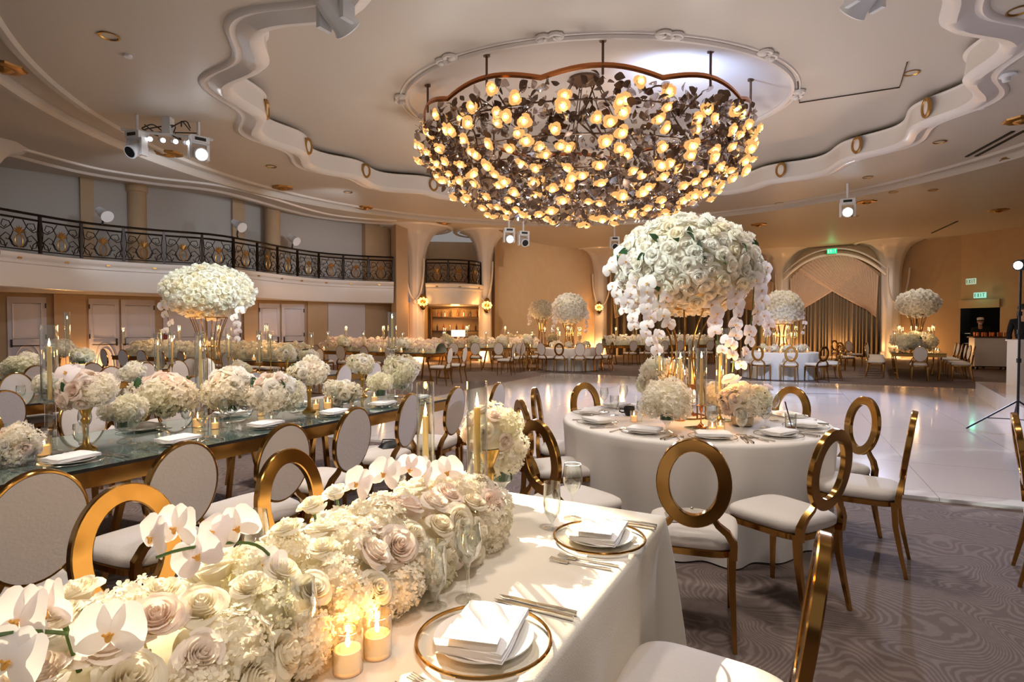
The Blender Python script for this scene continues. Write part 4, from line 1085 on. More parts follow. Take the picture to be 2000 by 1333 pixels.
# far round tables with blue-lit cloths
def round_table(px, py, r, name, chairs, lab, ydist, clab):
    c = Vector(((px - 1000) / F * ydist, ydist, 0))
    cloth_table('', '', circ(c, r, 120), True, cloth_label=f'white tablecloth on the round table {name}', amp=.045, nf=20, seed=int(px), er=.02, flare=-.02)
    under_table(f'round table hidden under white cloth {name}', c, 0, 1, r - .06, True)
    for k, (a, ob) in enumerate(chairs):
        d = Vector((cos(math.radians(a)), sin(math.radians(a)), 0)); chair(c + d * (r + .30), -d, f'{"gilt ring" if ob else "white oval"} chair {clab}, {ORD[k]} going round', 'chairs ' + name, ob)
    return c
R2 = round_table(1112, 690, 1.0, 'with blue-lit cloth across the dance floor', [(200, 1), (228, 0), (252, 1), (277, 0), (303, 0), (330, 1), (10, 1), (60, 1), (110, 1)], '', 20.0, 'at the blue-lit round table across the floor')
R3 = round_table(1523, 690, 1.05, 'with blue-lit cloth before the draped arch', [(195, 1), (225, 1), (255, 1), (287, 1), (320, 1), (350, 1), (60, 1), (120, 1)], '', 16.8, 'at the blue-lit round table before the arch')
for k, (px, y, ob) in enumerate([(1652, 19.5, 1), (1668, 21.5, 0), (1640, 22.5, 1)]):
    chair(((px - 1000) / F * y, y, 0), (.2, -1), f'dim gilt chair in front of the draped arch, {ORD[k]} of three', 'dim chairs before the arch', ob)
# ------------------------------------------------------------------ nearest table
def on_top(px, py, z=ZT): return at(px, py, z)
gT = 'on the nearest table'
setting(on_top(945, 1258), -fb, 'at the nearer place on the cream cloth', 'gold', True, gT, True)
setting(on_top(1170, 1056), -fb, 'at the farther place on the cream cloth', 'gold', True, gT, True)
for me, px, py, lab in ((WINE, 1118, 1014, 'empty wine glass near the far corner of the cream cloth'), (FLUTE, 1078, 1034, 'slim empty glass near the far corner of the cream cloth, beside a wine glass'),
                        (WINE, 914, 1172, 'empty wine glass between the rose runner and the nearer charger'), (FLUTE, 850, 1186, 'slim empty glass against the rose runner by the nearer charger'),
                        (WINE, 585, 1330, 'wine glass at the bottom edge before the rose runner')):
    glass(me, on_top(px, py), lab, 'glasses on the nearest table')
glass(WINE, ab(1.05, -1.36, ZT), 'wine glass behind the rose runner near the first ring chair', 'glasses on the nearest table')
glass(WINE, ab(1.7, -1.4, ZT), 'wine glass behind the end of the rose runner', 'glasses on the nearest table')
votive(on_top(662, 1304) + fb * .025, 'lit votive in hammered glass before the rose runner, nearer the camera', 'votives on the nearest table', 1.05)
votive(on_top(716, 1272) + fb * .03, 'lit votive in hammered glass before the rose runner, tucked against blush roses', 'votives on the nearest table', 1.05)
hurricane(on_top(932, 1042), 'tall ivory taper on a brass stick and mirror tile at the rose runner end', 'tapers on the nearest table', .17, .036, .345, .255, 'brass', True)
hurricane(ab(1.79, -1.33, ZT), 'ivory taper in a glass chimney behind the runner end, slightly lower of the pair', 'tapers on the nearest table', .165, .034, .33, .20, 'brass')
arrangement(on_top(955, 1014), 'blush rose posy in a tall brass vase at the end of the nearest table', 'posies on the nearest table', 'brass', .115, .95, 'bbc', 10, 3, leaves=1)
t = arrangement(on_top(980, 978), 'white hydrangea and peony posy in a leaf-lined footed glass', 'posies on the nearest table', 'green', .115, .95, 'wc', 4, 7, leaves=1, hyk='hh')
obj('peony', PEONY, t, facing((1, -.5, .1), 0, (.07, -.05, .2), .075))

# rose runner
RUN = thing('floral_runner', 'low runner of cream roses, hydrangeas and orchids on the cream cloth', 'flowers', ab(.65, -1.06, ZT + .01), ROT_A)
rl = 2.04 / 2; HWR, HTR = .185, .185
b = MB()
b.grid(lambda u, v: Vector(((u - .5) * 1.96, HWR * .72 * cos(PI * v), .003 + HTR * .72 * sin(PI * v) * (1 if .03 < u < .97 else .6))), 30, 10); obj('flower_base', b.mesh('flower_base', M['foam']), RUN)
rnd = random.Random(21); nn_ = 0
rows_ = [(.015, 'out'), (.1, 'out'), (.24, ''), (.38, ''), (.52, ''), (.68, ''), (.84, ''), (.97, 'out')]
spots = []
for j, (v, _) in enumerate(rows_):
    x = -rl + .02 + (j % 2) * .04
    while x < rl:
        spots.append((x + rnd.uniform(-.02, .02), v + rnd.uniform(-.03, .03))); x += rnd.uniform(.078, .098)
for v in (.2, .4, .6, .8): spots.append((rl + .02, v))
nr = nh = 0; massed = []
for x, v in sorted(spots, key=lambda s: (-(s[0] > -.45), s[1])):
    a = PI * v; e = max(0, (abs(x) - rl + .12) / .12); sc_ = 1 - .25 * min(e, 1) ** 2
    d = Vector((.9 * max(0, min(1, e)) * (1 if x > 0 else -1) + rnd.gauss(0, .18), -cos(a) + rnd.gauss(0, .18), sin(a) * .95 + .1 + rnd.gauss(0, .12))).normalized()
    p = Vector((x, -HWR * cos(a) * sc_ * (.86 if v < .06 else 1), .035 + HTR * sin(a) * sc_ * .88))
    k = rnd.random()
    if x < -.5: massed.append((p, d)); continue
    if k < .70 and nr < 100: rose_at(RUN, p + d * .012, d, rnd.uniform(.050, .066), rnd.choice('wwccb' if v > .45 else 'cccbb')); nr += 1
    elif nh < 90: hyd_at(RUN, p - d * .018, d, rnd.uniform(.052, .062), rnd.choice('hhg')); nh += 1
obj('massed_roses', scatter_mb(massed, ROSE_LO, .055).mesh('massed_roses', M['cream_p']), RUN, kind='stuff')
def orchid_stem(root, pts, blooms, inv):
    """pts: stem path in world; blooms: (place in world, facing, size)"""
    b = MB(); b.tube([inv @ Vector(p) for p in spline(pts, 16)], .0032, 5); s = obj('orchid_stem', b.mesh('orchid_stem', M['stem']), root)
    for p, d, r in blooms: orchid_at(root, inv @ Vector(p), inv.to_3x3() @ Vector(d), r)
bpy.context.view_layer.update()
INV = RUN.matrix_world.inverted()
D = deep
orchid_stem(RUN, [D(680, 1075, 1.47), D(735, 1010, 1.5), D(800, 985, 1.6), D(880, 995, 1.75), D(925, 1030, 1.82)],
            [(D(752, 925, 1.62), (-.3, -.9, .3), .052), (D(800, 915, 1.7), (.3, -.8, -.3), .05), (D(828, 925, 1.75), (-.8, -.5, .1), .052), (D(872, 922, 1.8), (.2, -.9, .2), .055), (D(905, 960, 1.86), (.7, -.6, .1), .048), (D(790, 1000, 1.62), (.1, -.9, .2), .05), (D(845, 985, 1.72), (.4, -.9, .1), .05), (D(700, 945, 1.6), (-.4, -.8, .2), .05)], INV)
orchid_stem(RUN, [D(545, 1105, 1.22), D(500, 1065, 1.16), D(430, 1062, 1.1), D(350, 1075, 1.03), D(305, 1090, 1.0)],
            [(D(300, 1050, 1.03), (-.5, -.8, .1), .044), (D(345, 1030, 1.05), (-.2, -.9, .1), .046), (D(385, 1085, 1.05), (.2, -.9, .3), .044), (D(462, 1030, 1.12), (.3, -.9, .1), .045), (D(420, 1040, 1.1), (-.3, -.7, .5), .042), (D(520, 1105, 1.18), (.1, -.9, .4), .044)], INV)
orchid_stem(RUN, [D(150, 1240, .84), D(100, 1235, .8), D(40, 1235, .76), D(-30, 1245, .74)],
            [(D(215, 1235, .84), (.3, -.95, .1), .05), (D(40, 1210, .8), (-.2, -.9, .2), .05), (D(95, 1190, .84), (-.3, -.9, .1), .046), (D(20, 1290, .74), (.1, -.9, .3), .045)], INV)
for px, py, y, r, k in ((150, 1155, .9, .045, 'c'), (610, 985, 1.5, .05, 'c'), (655, 960, 1.62, .048, 'w'), (560, 1030, 1.32, .05, 'c'), (120, 1200, .85, .04, 'c')):
    q = D(px, py, y); rose_at(RUN, INV @ q, INV.to_3x3() @ Vector((-.2, -.2, 1)), r, k)
    b = MB(); b.tube([INV @ q, INV @ (q + Vector((.01, .02, -.1)))], .004, 5); obj('stem', b.mesh('stem', M['stem']), RUN)

# ------------------------------------------------------------------ mirror table
gM = 'on the mirror table'
MT = ZT + .001
ordM = ['first', 'second', 'third', 'fourth', 'fifth', 'sixth', 'seventh']
for k, a in enumerate([.95, 1.55, 2.12, 2.75, 3.4, 4.0, 4.5]):
    setting(ab(a, -3.44, MT), -fb, f'on the mirror table, {ordM[k]} place of its near side', 'silver', k < 5, gM)
for k, a in enumerate([1.0, 1.62, 2.3, 3.0, 3.65, 4.3]):
    setting(ab(a, -4.15, MT), fb, f'on the mirror table, {ordM[k]} place of its far side', 'silver', False, gM, plate=False)
gl = [(1.12, -3.72, GOBLET), (1.72, -3.70, GOBLET), (1.42, -3.74, WINE), (2.0, -3.68, WINE), (2.45, -3.70, GOBLET), (2.62, -3.72, WINE), (3.05, -3.68, WINE), (3.3, -3.72, GOBLET), (3.62, -3.66, WINE), (3.9, -3.7, GOBLET), (4.35, -3.66, WINE), (4.6, -3.62, GOBLET),
      (1.2, -3.98, GOBLET), (1.86, -3.95, WINE), (2.5, -3.95, GOBLET), (3.2, -3.98, WINE), (3.85, -3.96, GOBLET)]
for k, (a, b_, me) in enumerate(gl):
    glass(me, ab(a, b_, MT), f'{"wine glass" if me is WINE else "water goblet"} on the mirror table, {(ORD + ["fifteenth"])[k]} from the near end of its {"near" if k < 12 else "far"} side' if k < 12 else f'{"wine glass" if me is WINE else "water goblet"} on the far side of the mirror table, {ORD[k - 12]} from the near end', 'glasses on the mirror table')
gA = 'posies on the mirror table'
def mt(px, py): return on_top(px, py, MT)
arrangement(mt(30, 908), 'blush rose block in a glass cube at the mirror table near end', gA, 'cube', .125, .85, 'bbw', 12, 5, lift=.10)
arrangement(mt(168, 880), 'blush rose globe on a tall brass vase, nearest brass one on the mirror table', gA, 'brass', .165, .80, 'bbw', 17, 3, orchids=2, leaves=2)
arrangement(mt(243, 862), 'low greenish hydrangea bunch in a leaf-lined footed bowl', gA, 'green', .13, .62, 'w', 4, 8, hyk='gh', leaves=1)
arrangement(mt(322, 836), 'wide blush rose and hydrangea bouquet in a stemmed glass before the candles', gA, 'bowl', .205, .72, 'bwb', 14, 10, flat=1, leaves=6)
arrangement(mt(452, 826), 'large white bouquet with pale hydrangea over a round glass bowl', gA, 'bowl', .20, .85, 'wwc', 12, 9, flat=1, leaves=5)
arrangement(mt(537, 826), 'blush and white bouquet in a leaf-lined vase, right of the large white bouquet', gA, 'green', .19, .85, 'bwb', 13, 8, flat=1, leaves=6)
arrangement(mt(604, 805), 'rose posy on a brass vase midway along the mirror table', gA, 'brass', .165, .75, 'wbc', 14, 5, leaves=2)
arrangement(mt(668, 795), 'cream rose block in a clear glass cube near the far end of the mirror table', gA, 'cube', .16, .85, 'ccw', 14, 4, lift=.12)
arrangement(mt(708, 776), 'round cream rose ball on brass vase at the far end of the mirror table', gA, 'brass', .145, .85, 'cwc', 14, 2, leaves=1)
arrangement(mt(744, 792), 'small pale green hydrangea in a leaf-lined glass at the far end', gA, 'green', .12, .8, 'w', 2, 7, hyk='gg', leaves=1)
arrangement(mt(785, 776), 'white and pale green bouquet in a goblet vase, last one on the mirror table', gA, 'bowl', .19, .85, 'wcw', 10, 9, hyk='gh', leaves=3)
hurricane(mt(100, 886), 'tall taper on a crystal stem at the near end of the mirror table', 'tapers on the mirror table', .30, .042, .42, .30, 'crystal')
hurricane(mt(393, 818), 'tall taper in a glass chimney between the bouquets of the mirror table', 'tapers on the mirror table', .22, .04, .44, .34, 'brass')
hurricane(ab(4.56, -3.80, MT), 'tall taper on a crystal stem at the far end of the mirror table', 'tapers on the mirror table', .50, .042, .36, .30, 'crystal')
for k, (px, py, s) in enumerate(((86, 890, 1.25), (386, 834, 1.25), (420, 838, .9), (617, 800, 1), (640, 799, 1.2), (731, 786, 1.1), (510, 812, 1))):
    votive(mt(px, py), f'lit votive in clear glass on the mirror table, {ORD[k]} from the near end', 'votives on the mirror table', s)

# ------------------------------------------------------------------ round table
RZ = ZT + .001
names = ['facing the chair with the clutch', 'before the turned-aside chair', 'towards the dance floor chair', 'beside the amber drink', 'behind the amber drink', 'behind the candle cluster', 'by the far glass pair', 'by the black cup', 'on its dance floor side', 'nearest the foreground vases']
angs = [262, 296, 330, 6, 40, 80, 125, 160, 196, 230]
for k, a in enumerate(angs):
    d = Vector((cos(math.radians(a)), sin(math.radians(a)), 0)); fr_ = a > 180
    setting(R1 + d * (RR - .2) + Vector((0, 0, RZ)), -d, 'on the round table ' + names[k], 'silver', fr_ or a < 10, 'on the round table', plate=fr_, forks=2 if k < 3 else 1, knives=2 if k != 8 else 1)
for k, (px, py, me, lab) in enumerate(((1253, 842, WINE, 'wine glass by the black cup on the round table'), (1180, 805, WINE, 'wine glass at the far rim of the round table, nearer the ring chair'), (1218, 800, WINE, 'wine glass at the far rim of the round table, beside another'), (1200, 812, GOBLET, 'goblet between two wine glasses at the far rim of the round table'),
                                       (1390, 855, WINE, 'wine glass before the paired votives on the round table'), (1448, 850, GOBLET, 'goblet before the mirrored bowl on the round table'), (1495, 835, GOBLET, 'cut-glass goblet beside the amber drink'), (1512, 822, WINE, 'wine glass behind the amber drink'), (1290, 790, GOBLET, 'goblet behind the hydrangeas of the round table'))):
    glass(me, on_top(px, py, RZ), lab, 'glasses on the round table')
t = thing('cocktail_glass', 'tumbler of amber drink with a black straw on the round table', 'drink', on_top(1544, 846, RZ))
obj('tumbler', lathe_me('tumbler', [(.032, 0), (.036, .002), (.038, .13), (.036, .13), (.034, .008), (0, .008)], M['glass'], 20, cap=False), t)
obj('drink', lathe_me('drink', [(.033, .009), (.034, .04), (0, .04)], M['orange_drink'], 16), t); obj('straw', MB().tube([(.01, 0, .03), (-.035, .01, .21)], .004, 6).mesh('straw', M['black']), t)
t = thing('coffee_cup', 'small black cup with handle beside a votive on the round table', 'cup', on_top(1229, 812, RZ))
obj('cup', lathe_me('cup', [(.0, 0), (.028, .0), (.042, .025), (.045, .06), (.038, .075), (.035, .07), (.04, .05), (0, .01)], M['black'], 18, cap=False), t); obj('handle', MB().tube([(-.04, 0, .05), (-.075, 0, .055), (-.08, 0, .035), (-.06, 0, .025), (-.04, 0, .025)], .006, 6).mesh('handle', M['black']), t)
gR = 'posies on the round table'
arrangement(on_top(1290, 806, RZ), 'tall candle-lit cream hydrangea bunch behind the leaf-lined bowl, round table', gR, 'bowl', .2, .9, 'wc', 5, 12, leaves=2)
arrangement(on_top(1303, 846, RZ), 'white hydrangea dome in a leaf-lined footed bowl on the round table', gR, 'green', .165, .8, 'w', 1, 11, hyk='hh', leaves=0)
arrangement(on_top(1450, 832, RZ), 'blush rose bouquet in a mirrored bowl on the round table', gR, 'mercury', .19, .75, 'bbw', 16, 4, leaves=3, orchids=1)
arrangement(on_top(1400, 806, RZ), 'candle-lit cream roses right behind the tapers on the round table', gR, 'cube', .15, .9, 'ccw', 12, 3, lift=.14, leaves=0)
arrangement(on_top(1478, 808, RZ), 'blush and white roses at the back edge of the round table flowers', gR, 'cube', .13, .9, 'bw', 10, 4, lift=.12, orchids=2)
for k, (px, py, st_, cy_, ca, kd, tl, lab) in enumerate(((1287, 812, .12, .46, .36, 'brass', 0, 'leftmost tall taper in a glass chimney on the round table'), (1328, 822, .17, .36, .30, 'copper', 0, 'second tall taper from the left in a glass chimney on the round table'), (1369, 838, .155, .40, .33, 'copper', 1, 'front taper on a copper stick and mirror tile on the round table'),
                                                         (1406, 822, .2, .40, .32, 'brass', 1, 'taper on a brass stick, nearer of the two right ones on the round table'), (1417, 806, .3, .40, .30, 'brass', 0, 'tallest taper at the right of the round table candle group'), (1352, 812, .25, .36, .27, 'copper', 0, 'taper standing between the gilt rods on the round table'))):
    hurricane(on_top(px, py, RZ), lab, 'tapers on the round table', st_, .036, cy_, ca, kd, bool(tl))
for k, (px, py, lab) in enumerate(((1238, 824, 'lit votive beside the black cup'), (1257, 812, 'lit votive behind the one by the black cup'), (1391, 848, 'lit votive before the mirrored bowl, left of two'), (1407, 845, 'lit votive before the mirrored bowl, right of two'))):
    votive(on_top(px, py, RZ), lab + ' on the round table', 'votives on the round table', .95)
# big flower globe
GC = Vector((R1.x - .02, R1.y + .12, RZ))
def stand(t, zt, r0, rw, r1, n=10, rad=.006):
    for i in range(n):
        a = 2 * PI * i / n
        pts = [(r0 * cos(a), r0 * sin(a), .006), (r0 * .95 * cos(a), r0 * .95 * sin(a), .2), (rw * cos(a), rw * sin(a), zt * .55), (rw * 1.3 * cos(a), rw * 1.3 * sin(a), zt * .78), (r1 * cos(a), r1 * sin(a), zt)]
        obj('stand_rod', MB().tube(spline(pts, 12), rad, 5).mesh('stand_rod', M['gold']), t)
    for r, z in ((r0, .006), (rw, zt * .55), (r1, zt)):
        obj('stand_ring', MB().tube([(r * cos(2 * PI * i / 28), r * sin(2 * PI * i / 28), z) for i in range(28)], rad, 5, True).mesh('stand_ring', M['gold']), t)
G1 = tall_arrangement(GC, 'huge white rose globe with trailing orchids on gilt rods, round table', 1.19, .56, .40, 100, .078, kinds='wwwwc')
stand(G1, .85, .17, .10, .24)
for k in range(26):
    z = random.uniform(-.5, .8); a = random.uniform(PI, 2 * PI); q = math.sqrt(1 - z * z); d = Vector((q * cos(a), q * sin(a), z))
    p = Vector((d.x * .52, d.y * .52, 1.19 + d.z * .38)); obj('leaf', LEAF, G1, facing(Vector((-d.y, d.x, .2)) + d * .6, random.uniform(0, 6), p, .10))
def cascade(root, x, y, z0, z1, n, sway, face=(0, -1, .1), r=.06, rot=0):
    pts = [Vector((x + sway * u * u, y, z0 + (z1 - z0) * u)) for u in [q / 8 for q in range(9)]]
    s = obj('orchid_stem', MB().tube(pts, .004, 5).mesh('orchid_stem', M['stem']), root)
    for i in range(n):
        u = (i + .3) / n; p = Vector((x + sway * u * u + random.uniform(-.05, .05), y - .02 - random.uniform(0, .05), z0 + (z1 - z0) * u))
        orchid_at(root, p, (face[0] + random.gauss(0, .35), face[1], face[2] + random.gauss(0, .2)), r * (1.1 - .4 * u) * random.uniform(.9, 1.1))
cascade(G1, -.50, -.22, 1.22, .68, 9, .10, (-.4, -.9, .1)); cascade(G1, -.40, -.32, 1.05, .50, 9, .07, (-.2, -1, 0)); cascade(G1, -.58, -.05, 1.3, .8, 8, .05, (-.7, -.7, .1)); cascade(G1, -.30, -.36, .95, .62, 5, .03)
cascade(G1, .14, -.30, .9, .50, 6, .03); cascade(G1, .28, -.34, .98, .38, 8, -.03, (.1, -1, 0)); cascade(G1, .42, -.30, 1.08, .48, 8, -.07, (.3, -.9, 0)); cascade(G1, .52, -.18, 1.15, .62, 8, .0, (.5, -.8, 0)); cascade(G1, .60, -.02, 1.2, .72, 7, .0, (.6, -.7, 0))
t = thing('clutch_bag', 'silver beaded clutch bag lying on the white chair seat', 'bag', chair_top(1355, 857, (.30, .95)).xy.to_3d() + Vector((.0, .02, .512)), 1.45)
b = MB(); b.grid(lambda u, v: Vector(((u - .5) * .15, (v - .5) * .25, .045 * (max(0, sin(PI * u)) * max(0, sin(PI * v))) ** .4)), 10, 14); b.grid(lambda u, v: Vector(((u - .5) * .15, (.5 - v) * .25, .0)), 2, 2)
obj('body', b.mesh('body', M['clutch']), t); obj('clasp', MB().ball((0, .0, .048), .008, 8, 5).mesh('clasp', M['silver']), t)
t = thing('evening_bag', 'small black bag on a white chair seat beyond the mirror table row', 'bag', chair_top(803, 768, -fb).xy.to_3d() + Vector((.05, .08, .512)), .6)
b = MB(); b.grid(lambda u, v: Vector(((u - .5) * .2, (v - .5) * .12, .05 * (max(0, sin(PI * u)) * max(0, sin(PI * v))) ** .5)), 8, 8); obj('body', b.mesh('body', M['black']), t); obj('strap', MB().tube([(-.09, 0, .03), (-.05, .07, .05), (.04, .08, .04), (.09, 0, .03)], .005, 5).mesh('strap', M['black']), t)

# ------------------------------------------------------------------ second mirror table and the far tables
GL = tall_arrangement(ab(4.75, -7.0, MT), 'smaller white rose globe on gilt rods, left of the candle chimneys', 1.17, .56, .36, 90, .072, lo=True)
stand(GL, .84, .16, .12, .22)
cascade(GL, -.42, -.2, 1.0, .5, 5, .06); cascade(GL, .46, -.15, 1.05, .5, 6, -.04)
for k, (a, b_, st_, cy_, ca) in enumerate(((4.0, -6.85, .2, .44, .3), (4.35, -7.15, .25, .4, .28), (4.5, -6.8, .2, .45, .25), (5.1, -7.1, .3, .4, .25), (5.35, -6.8, .22, .44, .32), (5.7, -7.0, .25, .4, .3))):
    hurricane(ab(a, b_, MT), f'taper in a glass chimney below the smaller flower globe, {ORD[k]} from the near side', 'tapers on the second mirror table', st_, .038, cy_, ca, 'brass')
for k, (a, b_, v, lab) in enumerate(((3.0, -7.0, 'cube', 'white rose block'), (3.7, -6.8, 'green', 'green-white hydrangea'), (5.9, -6.9, 'brass', 'blush rose ball'), (6.5, -7.1, 'bowl', 'small white bouquet'), (5.3, -7.15, 'cube', 'cream rose block'))):
    arrangement(ab(a, b_, MT), f'{lab} on the second mirror table', 'posies on the second mirror table', v, .15, .8, 'wwb', 8, 4, leaves=0)
for k, a in enumerate([2.6, 3.3, 4.1, 4.8, 5.5, 6.2]): glass(GOBLET, ab(a, -6.65, MT), f'goblet on the second mirror table, {ORD[k]} from the near end', 'glasses on the second mirror table')
hurricane(deep(133, 728, 8.9).xy.to_3d() + Vector((0, 0, MT)), 'tall taper in a slim chimney on a crystal stem by the near wall pier', 'tapers at the third mirror table', .52, .04, .42, .32, 'crystal')
for k, (px, py, r, v, lab) in enumerate(((45, 727, .25, 'cube', 'long low greenish rose block'), (117, 716, .22, 'brass', 'pale green hydrangea ball'), (160, 718, .19, 'green', 'small hydrangea bunch in a leaf-lined bowl'))):
    arrangement(on_top(px, py + 4, MT), f'{lab} on the third mirror table by the wall', 'posies on the third mirror table', v, r, .65, 'w', 4, 8, hyk='gh', leaves=0)
def runner(i, w, h, r, mat, lab, shift=0, cover=.96):
    t_, d, L, c = FAR[i]; c = c + d * shift
    t = thing('floral_runner', lab, 'flowers', (c.x, c.y, MT), math.atan2(d.y, d.x), 'far floral runners')
    b = MB(); b.grid(lambda u, v: Vector(((u - .5) * L * cover, w * .85 * cos(PI * v), .004 + h * .85 * sin(PI * v))), 10, 8); obj('flower_base', b.mesh('flower_base', M['foam']), t)
    pts = []; n = int(L * cover / (r * 1.5))
    for k in range(n):
        for v in [.1, .24, .37, .5, .63, .76, .9]:
            a = PI * (v + random.uniform(-.05, .05)); pts.append((Vector(((k + random.random()) / n * L * cover - L * cover / 2, -w * cos(a), .03 + r * .6 + h * .9 * sin(a) * random.uniform(.85, 1.15))), Vector((random.gauss(0, .3), -cos(a), sin(a) + .2))))
    obj('massed_roses', scatter_mb(pts, ROSE_LO[:2], r).mesh('massed_roses', M[mat]), t, kind='stuff'); return t
runner(0, .30, .30, .085, 'cream_p', 'glowing flower runner along the long table before the white doors')
runner(1, .32, .32, .09, 'blush_p', 'blush flower runner on the long table towards the bar')
runner(2, .30, .26, .09, 'blush_p', 'mixed white flower runner on the table nearest the bar')
runner(3, .32, .3, .1, 'white_p', 'white flower clusters along the table by the bare wall panel', -.62, .5)
runner(4, .34, .32, .1, 'white_p', 'white flower runner on the table before the brown drapes')
def far_candles(i, n, lab, grp, seed=0):
    t_, d, L, c = FAR[i]; nrm = Vector((-d.y, d.x, 0)); rr = random.Random(seed)
    for k in range(n):
        p = c + d * L * ((k + .5) / n - .5 + rr.uniform(-.03, .03)) + nrm * rr.choice((-.4, .4, -.38))
        hurricane((p.x, p.y, MT), f'{lab}, {ORD[k]} along', grp, rr.choice((.2, .3, .4)), .038, rr.choice((.4, .36)), rr.choice((.24, .3)), 'brass')
far_candles(0, 8, 'taper in a glass chimney on the glowing runner table', 'tapers on the glowing runner table', 1)
far_candles(1, 6, 'taper in a glass chimney on the flower table towards the bar', 'tapers on the flower table towards the bar', 2)
far_candles(2, 5, 'taper in a glass chimney on the table nearest the bar', 'tapers on the table nearest the bar', 3)
far_candles(3, 5, 'taper in a glass chimney on the table by the bare wall panel', 'tapers by the bare wall panel', 4)
far_candles(4, 6, 'taper in a glass chimney on the table before the brown drapes', 'tapers before the brown drapes', 5)
def far_votives(i, n, lab, grp, seed=0):
    t_, d, L, c = FAR[i]; nrm = Vector((-d.y, d.x, 0)); rr = random.Random(seed)
    for k in range(n):
        p = c + d * L * ((k + .5) / n - .5) - nrm * .45 * (1 if i != 5 else rr.choice((-1, 1))); votive((p.x, p.y, MT), f'{lab}, {ORD[k]} along', grp, 1.5)
far_votives(0, 8, 'votive on the glowing runner table', 'votives on the glowing runner table'); far_votives(1, 6, 'votive on the flower table towards the bar', 'votives on the flower table towards the bar'); far_votives(2, 5, 'votive on the table nearest the bar', 'votives on the table nearest the bar')
far_votives(5, 8, 'votive on the mirror table near the service door', 'votives near the service door')
def small_globe(p, zc, rx, rz, lab, rr=.1, st_=.9, casc=True):
    t = tall_arrangement(p, lab, zc, rx, rz, 0, rr); stand(t, st_, .17, .13, .24, 8, .012)
    if casc:
        for s in (-1, 1): cascade(t, s * rx * .9, -rx * .3, zc - .1, zc - .1 - rz * 1.4, 5, 0, (s * .3, -.9, 0), .09)
    return t
def ring_candles(p, n, r, lab, grp, z=(.2, .3, .4), seed=0):
    rr = random.Random(seed)
    for k in range(n):
        a = 2 * PI * k / n + .3; hurricane((p[0] + r * cos(a), p[1] + r * sin(a), MT), f'{lab}, {ORD[k]} going round', grp, rr.choice(z), .042, .42, .3, 'brass')
small_globe((R2.x, R2.y, RZ), 1.35, .62, .55, 'blue-white rose globe with trailing orchids on the round table across the floor', st_=.85)
ring_candles(R2, 6, .42, 'taper in a glass chimney under the blue-white globe across the floor', 'tapers at the round table across the floor')
q = FAR[3][3]; small_globe((q.x + .55, q.y, MT), 1.45, .56, .42, 'small white flower globe by the bare wall panel', st_=1.1)
small_globe((R3.x + .05, R3.y, RZ), 1.28, .58, .52, 'white rose globe on glowing gilt rods before the draped arch', st_=.8)
ring_candles(R3, 7, .42, 'taper in a glass chimney under the globe before the draped arch', 'tapers before the draped arch', seed=2)
q = FAR[5][3]; small_globe((q.x - .1, q.y - .3, MT), 1.45, .60, .45, 'wide white rose globe over candles near the black speaker', .11, st_=1.1, casc=False)
ring_candles(q, 8, .5, 'taper in a glass chimney under the wide globe near the speaker', 'tapers near the speaker', seed=3)
t_, d, L, c = FAR[5]
for k, (u, v, r) in enumerate(((-.33, .15, .34), (-.21, -.2, .34), (.28, .3, .3))):
    p = c + d * L * u + Vector((-d.y, d.x, 0)) * v; arrangement((p.x, p.y, MT), f'white hydrangea mound on the mirror table near the service door, {ORD[k]} from its near end', 'mounds near the service door', 'green', r, .75, 'w', 6, 8, hyk='hg', leaves=2)
for C_, nm in ((R2, 'across the floor'), (R3, 'before the arch')):
    for k in range(5):
        a = math.radians(200 + 32 * k); arrangement((C_.x + .62 * cos(a), C_.y + .62 * sin(a), RZ), f'low blush posy on the round table {nm}, {ORD[k]} from the near side', 'low posies on far round tables', 'cube', .15, .9, 'bw', 6, 2, leaves=0, lift=.12)
    for k in range(4):
        a = math.radians(215 + 32 * k); votive((C_.x + .78 * cos(a), C_.y + .78 * sin(a), RZ), f'lit votive on the round table {nm}, {ORD[k]} along its near edge', 'votives on far round tables', 1.5)
# mixed posies standing on the far long tables
for i, n, nm in ((2, 4, 'on the table nearest the bar'), (3, 3, 'by the bare wall panel'), (1, 2, 'on the flower table towards the bar')):
    t_, d, L, c = FAR[i]
    for k in range(n):
        p = c + d * L * ((k + .5) / n - .5) - Vector((-d.y, d.x, 0)) * .36; arrangement((p.x, p.y, MT), f'bright white posy {nm}, {ORD[k]} along', 'bright posies on far tables', 'green', .24, .8, 'w', 6, 4, leaves=0)
# ------------------------------------------------------------------ chandelier
CH = thing('chandelier', 'huge oval bronze chandelier of glowing glass roses under the ceiling dome', 'chandelier', (1.5, 12, 5.55))
rnd = random.Random(5)
CRX, CRY, CRZ = 3.4, 2.5, 1.85
RLB = rose_mb(1, 18, 3, 3, 77); nf_ = len(RLB.f); RLB.m = [3 if i < nf_ * .3 else (1 if i < nf_ * .62 else 0) for i in range(nf_)]
core = MB().ball((0, 0, .2), .2, 8, 5); core.m = [3] * len(core.f)
RL_MB = MB(); RL_MB.put(RLB, Matrix()); RL_MB.put(core, Matrix())
cap_ = MB().lathe([(.05, -.95), (.1, -.7), (.3, -.42), (.12, -.36)], 8); cap_.m = [2] * len(cap_.f); RL_MB.put(cap_, Matrix())
RLM = [M['rose_l'], M['rose_m'], M['bronze'], M['rose_c']]
RLME = RL_MB.mesh('rose_lamp', RLM)
def shell(z, th): q = max(0, 1 - z ** 2.3) ** (1 / 2.3); return Vector((CRX * q * cos(th), CRY * q * sin(th), -CRZ * z)), Vector((q * cos(th) / CRX, q * sin(th) / CRY, -z / CRZ)).normalized()
rp = []
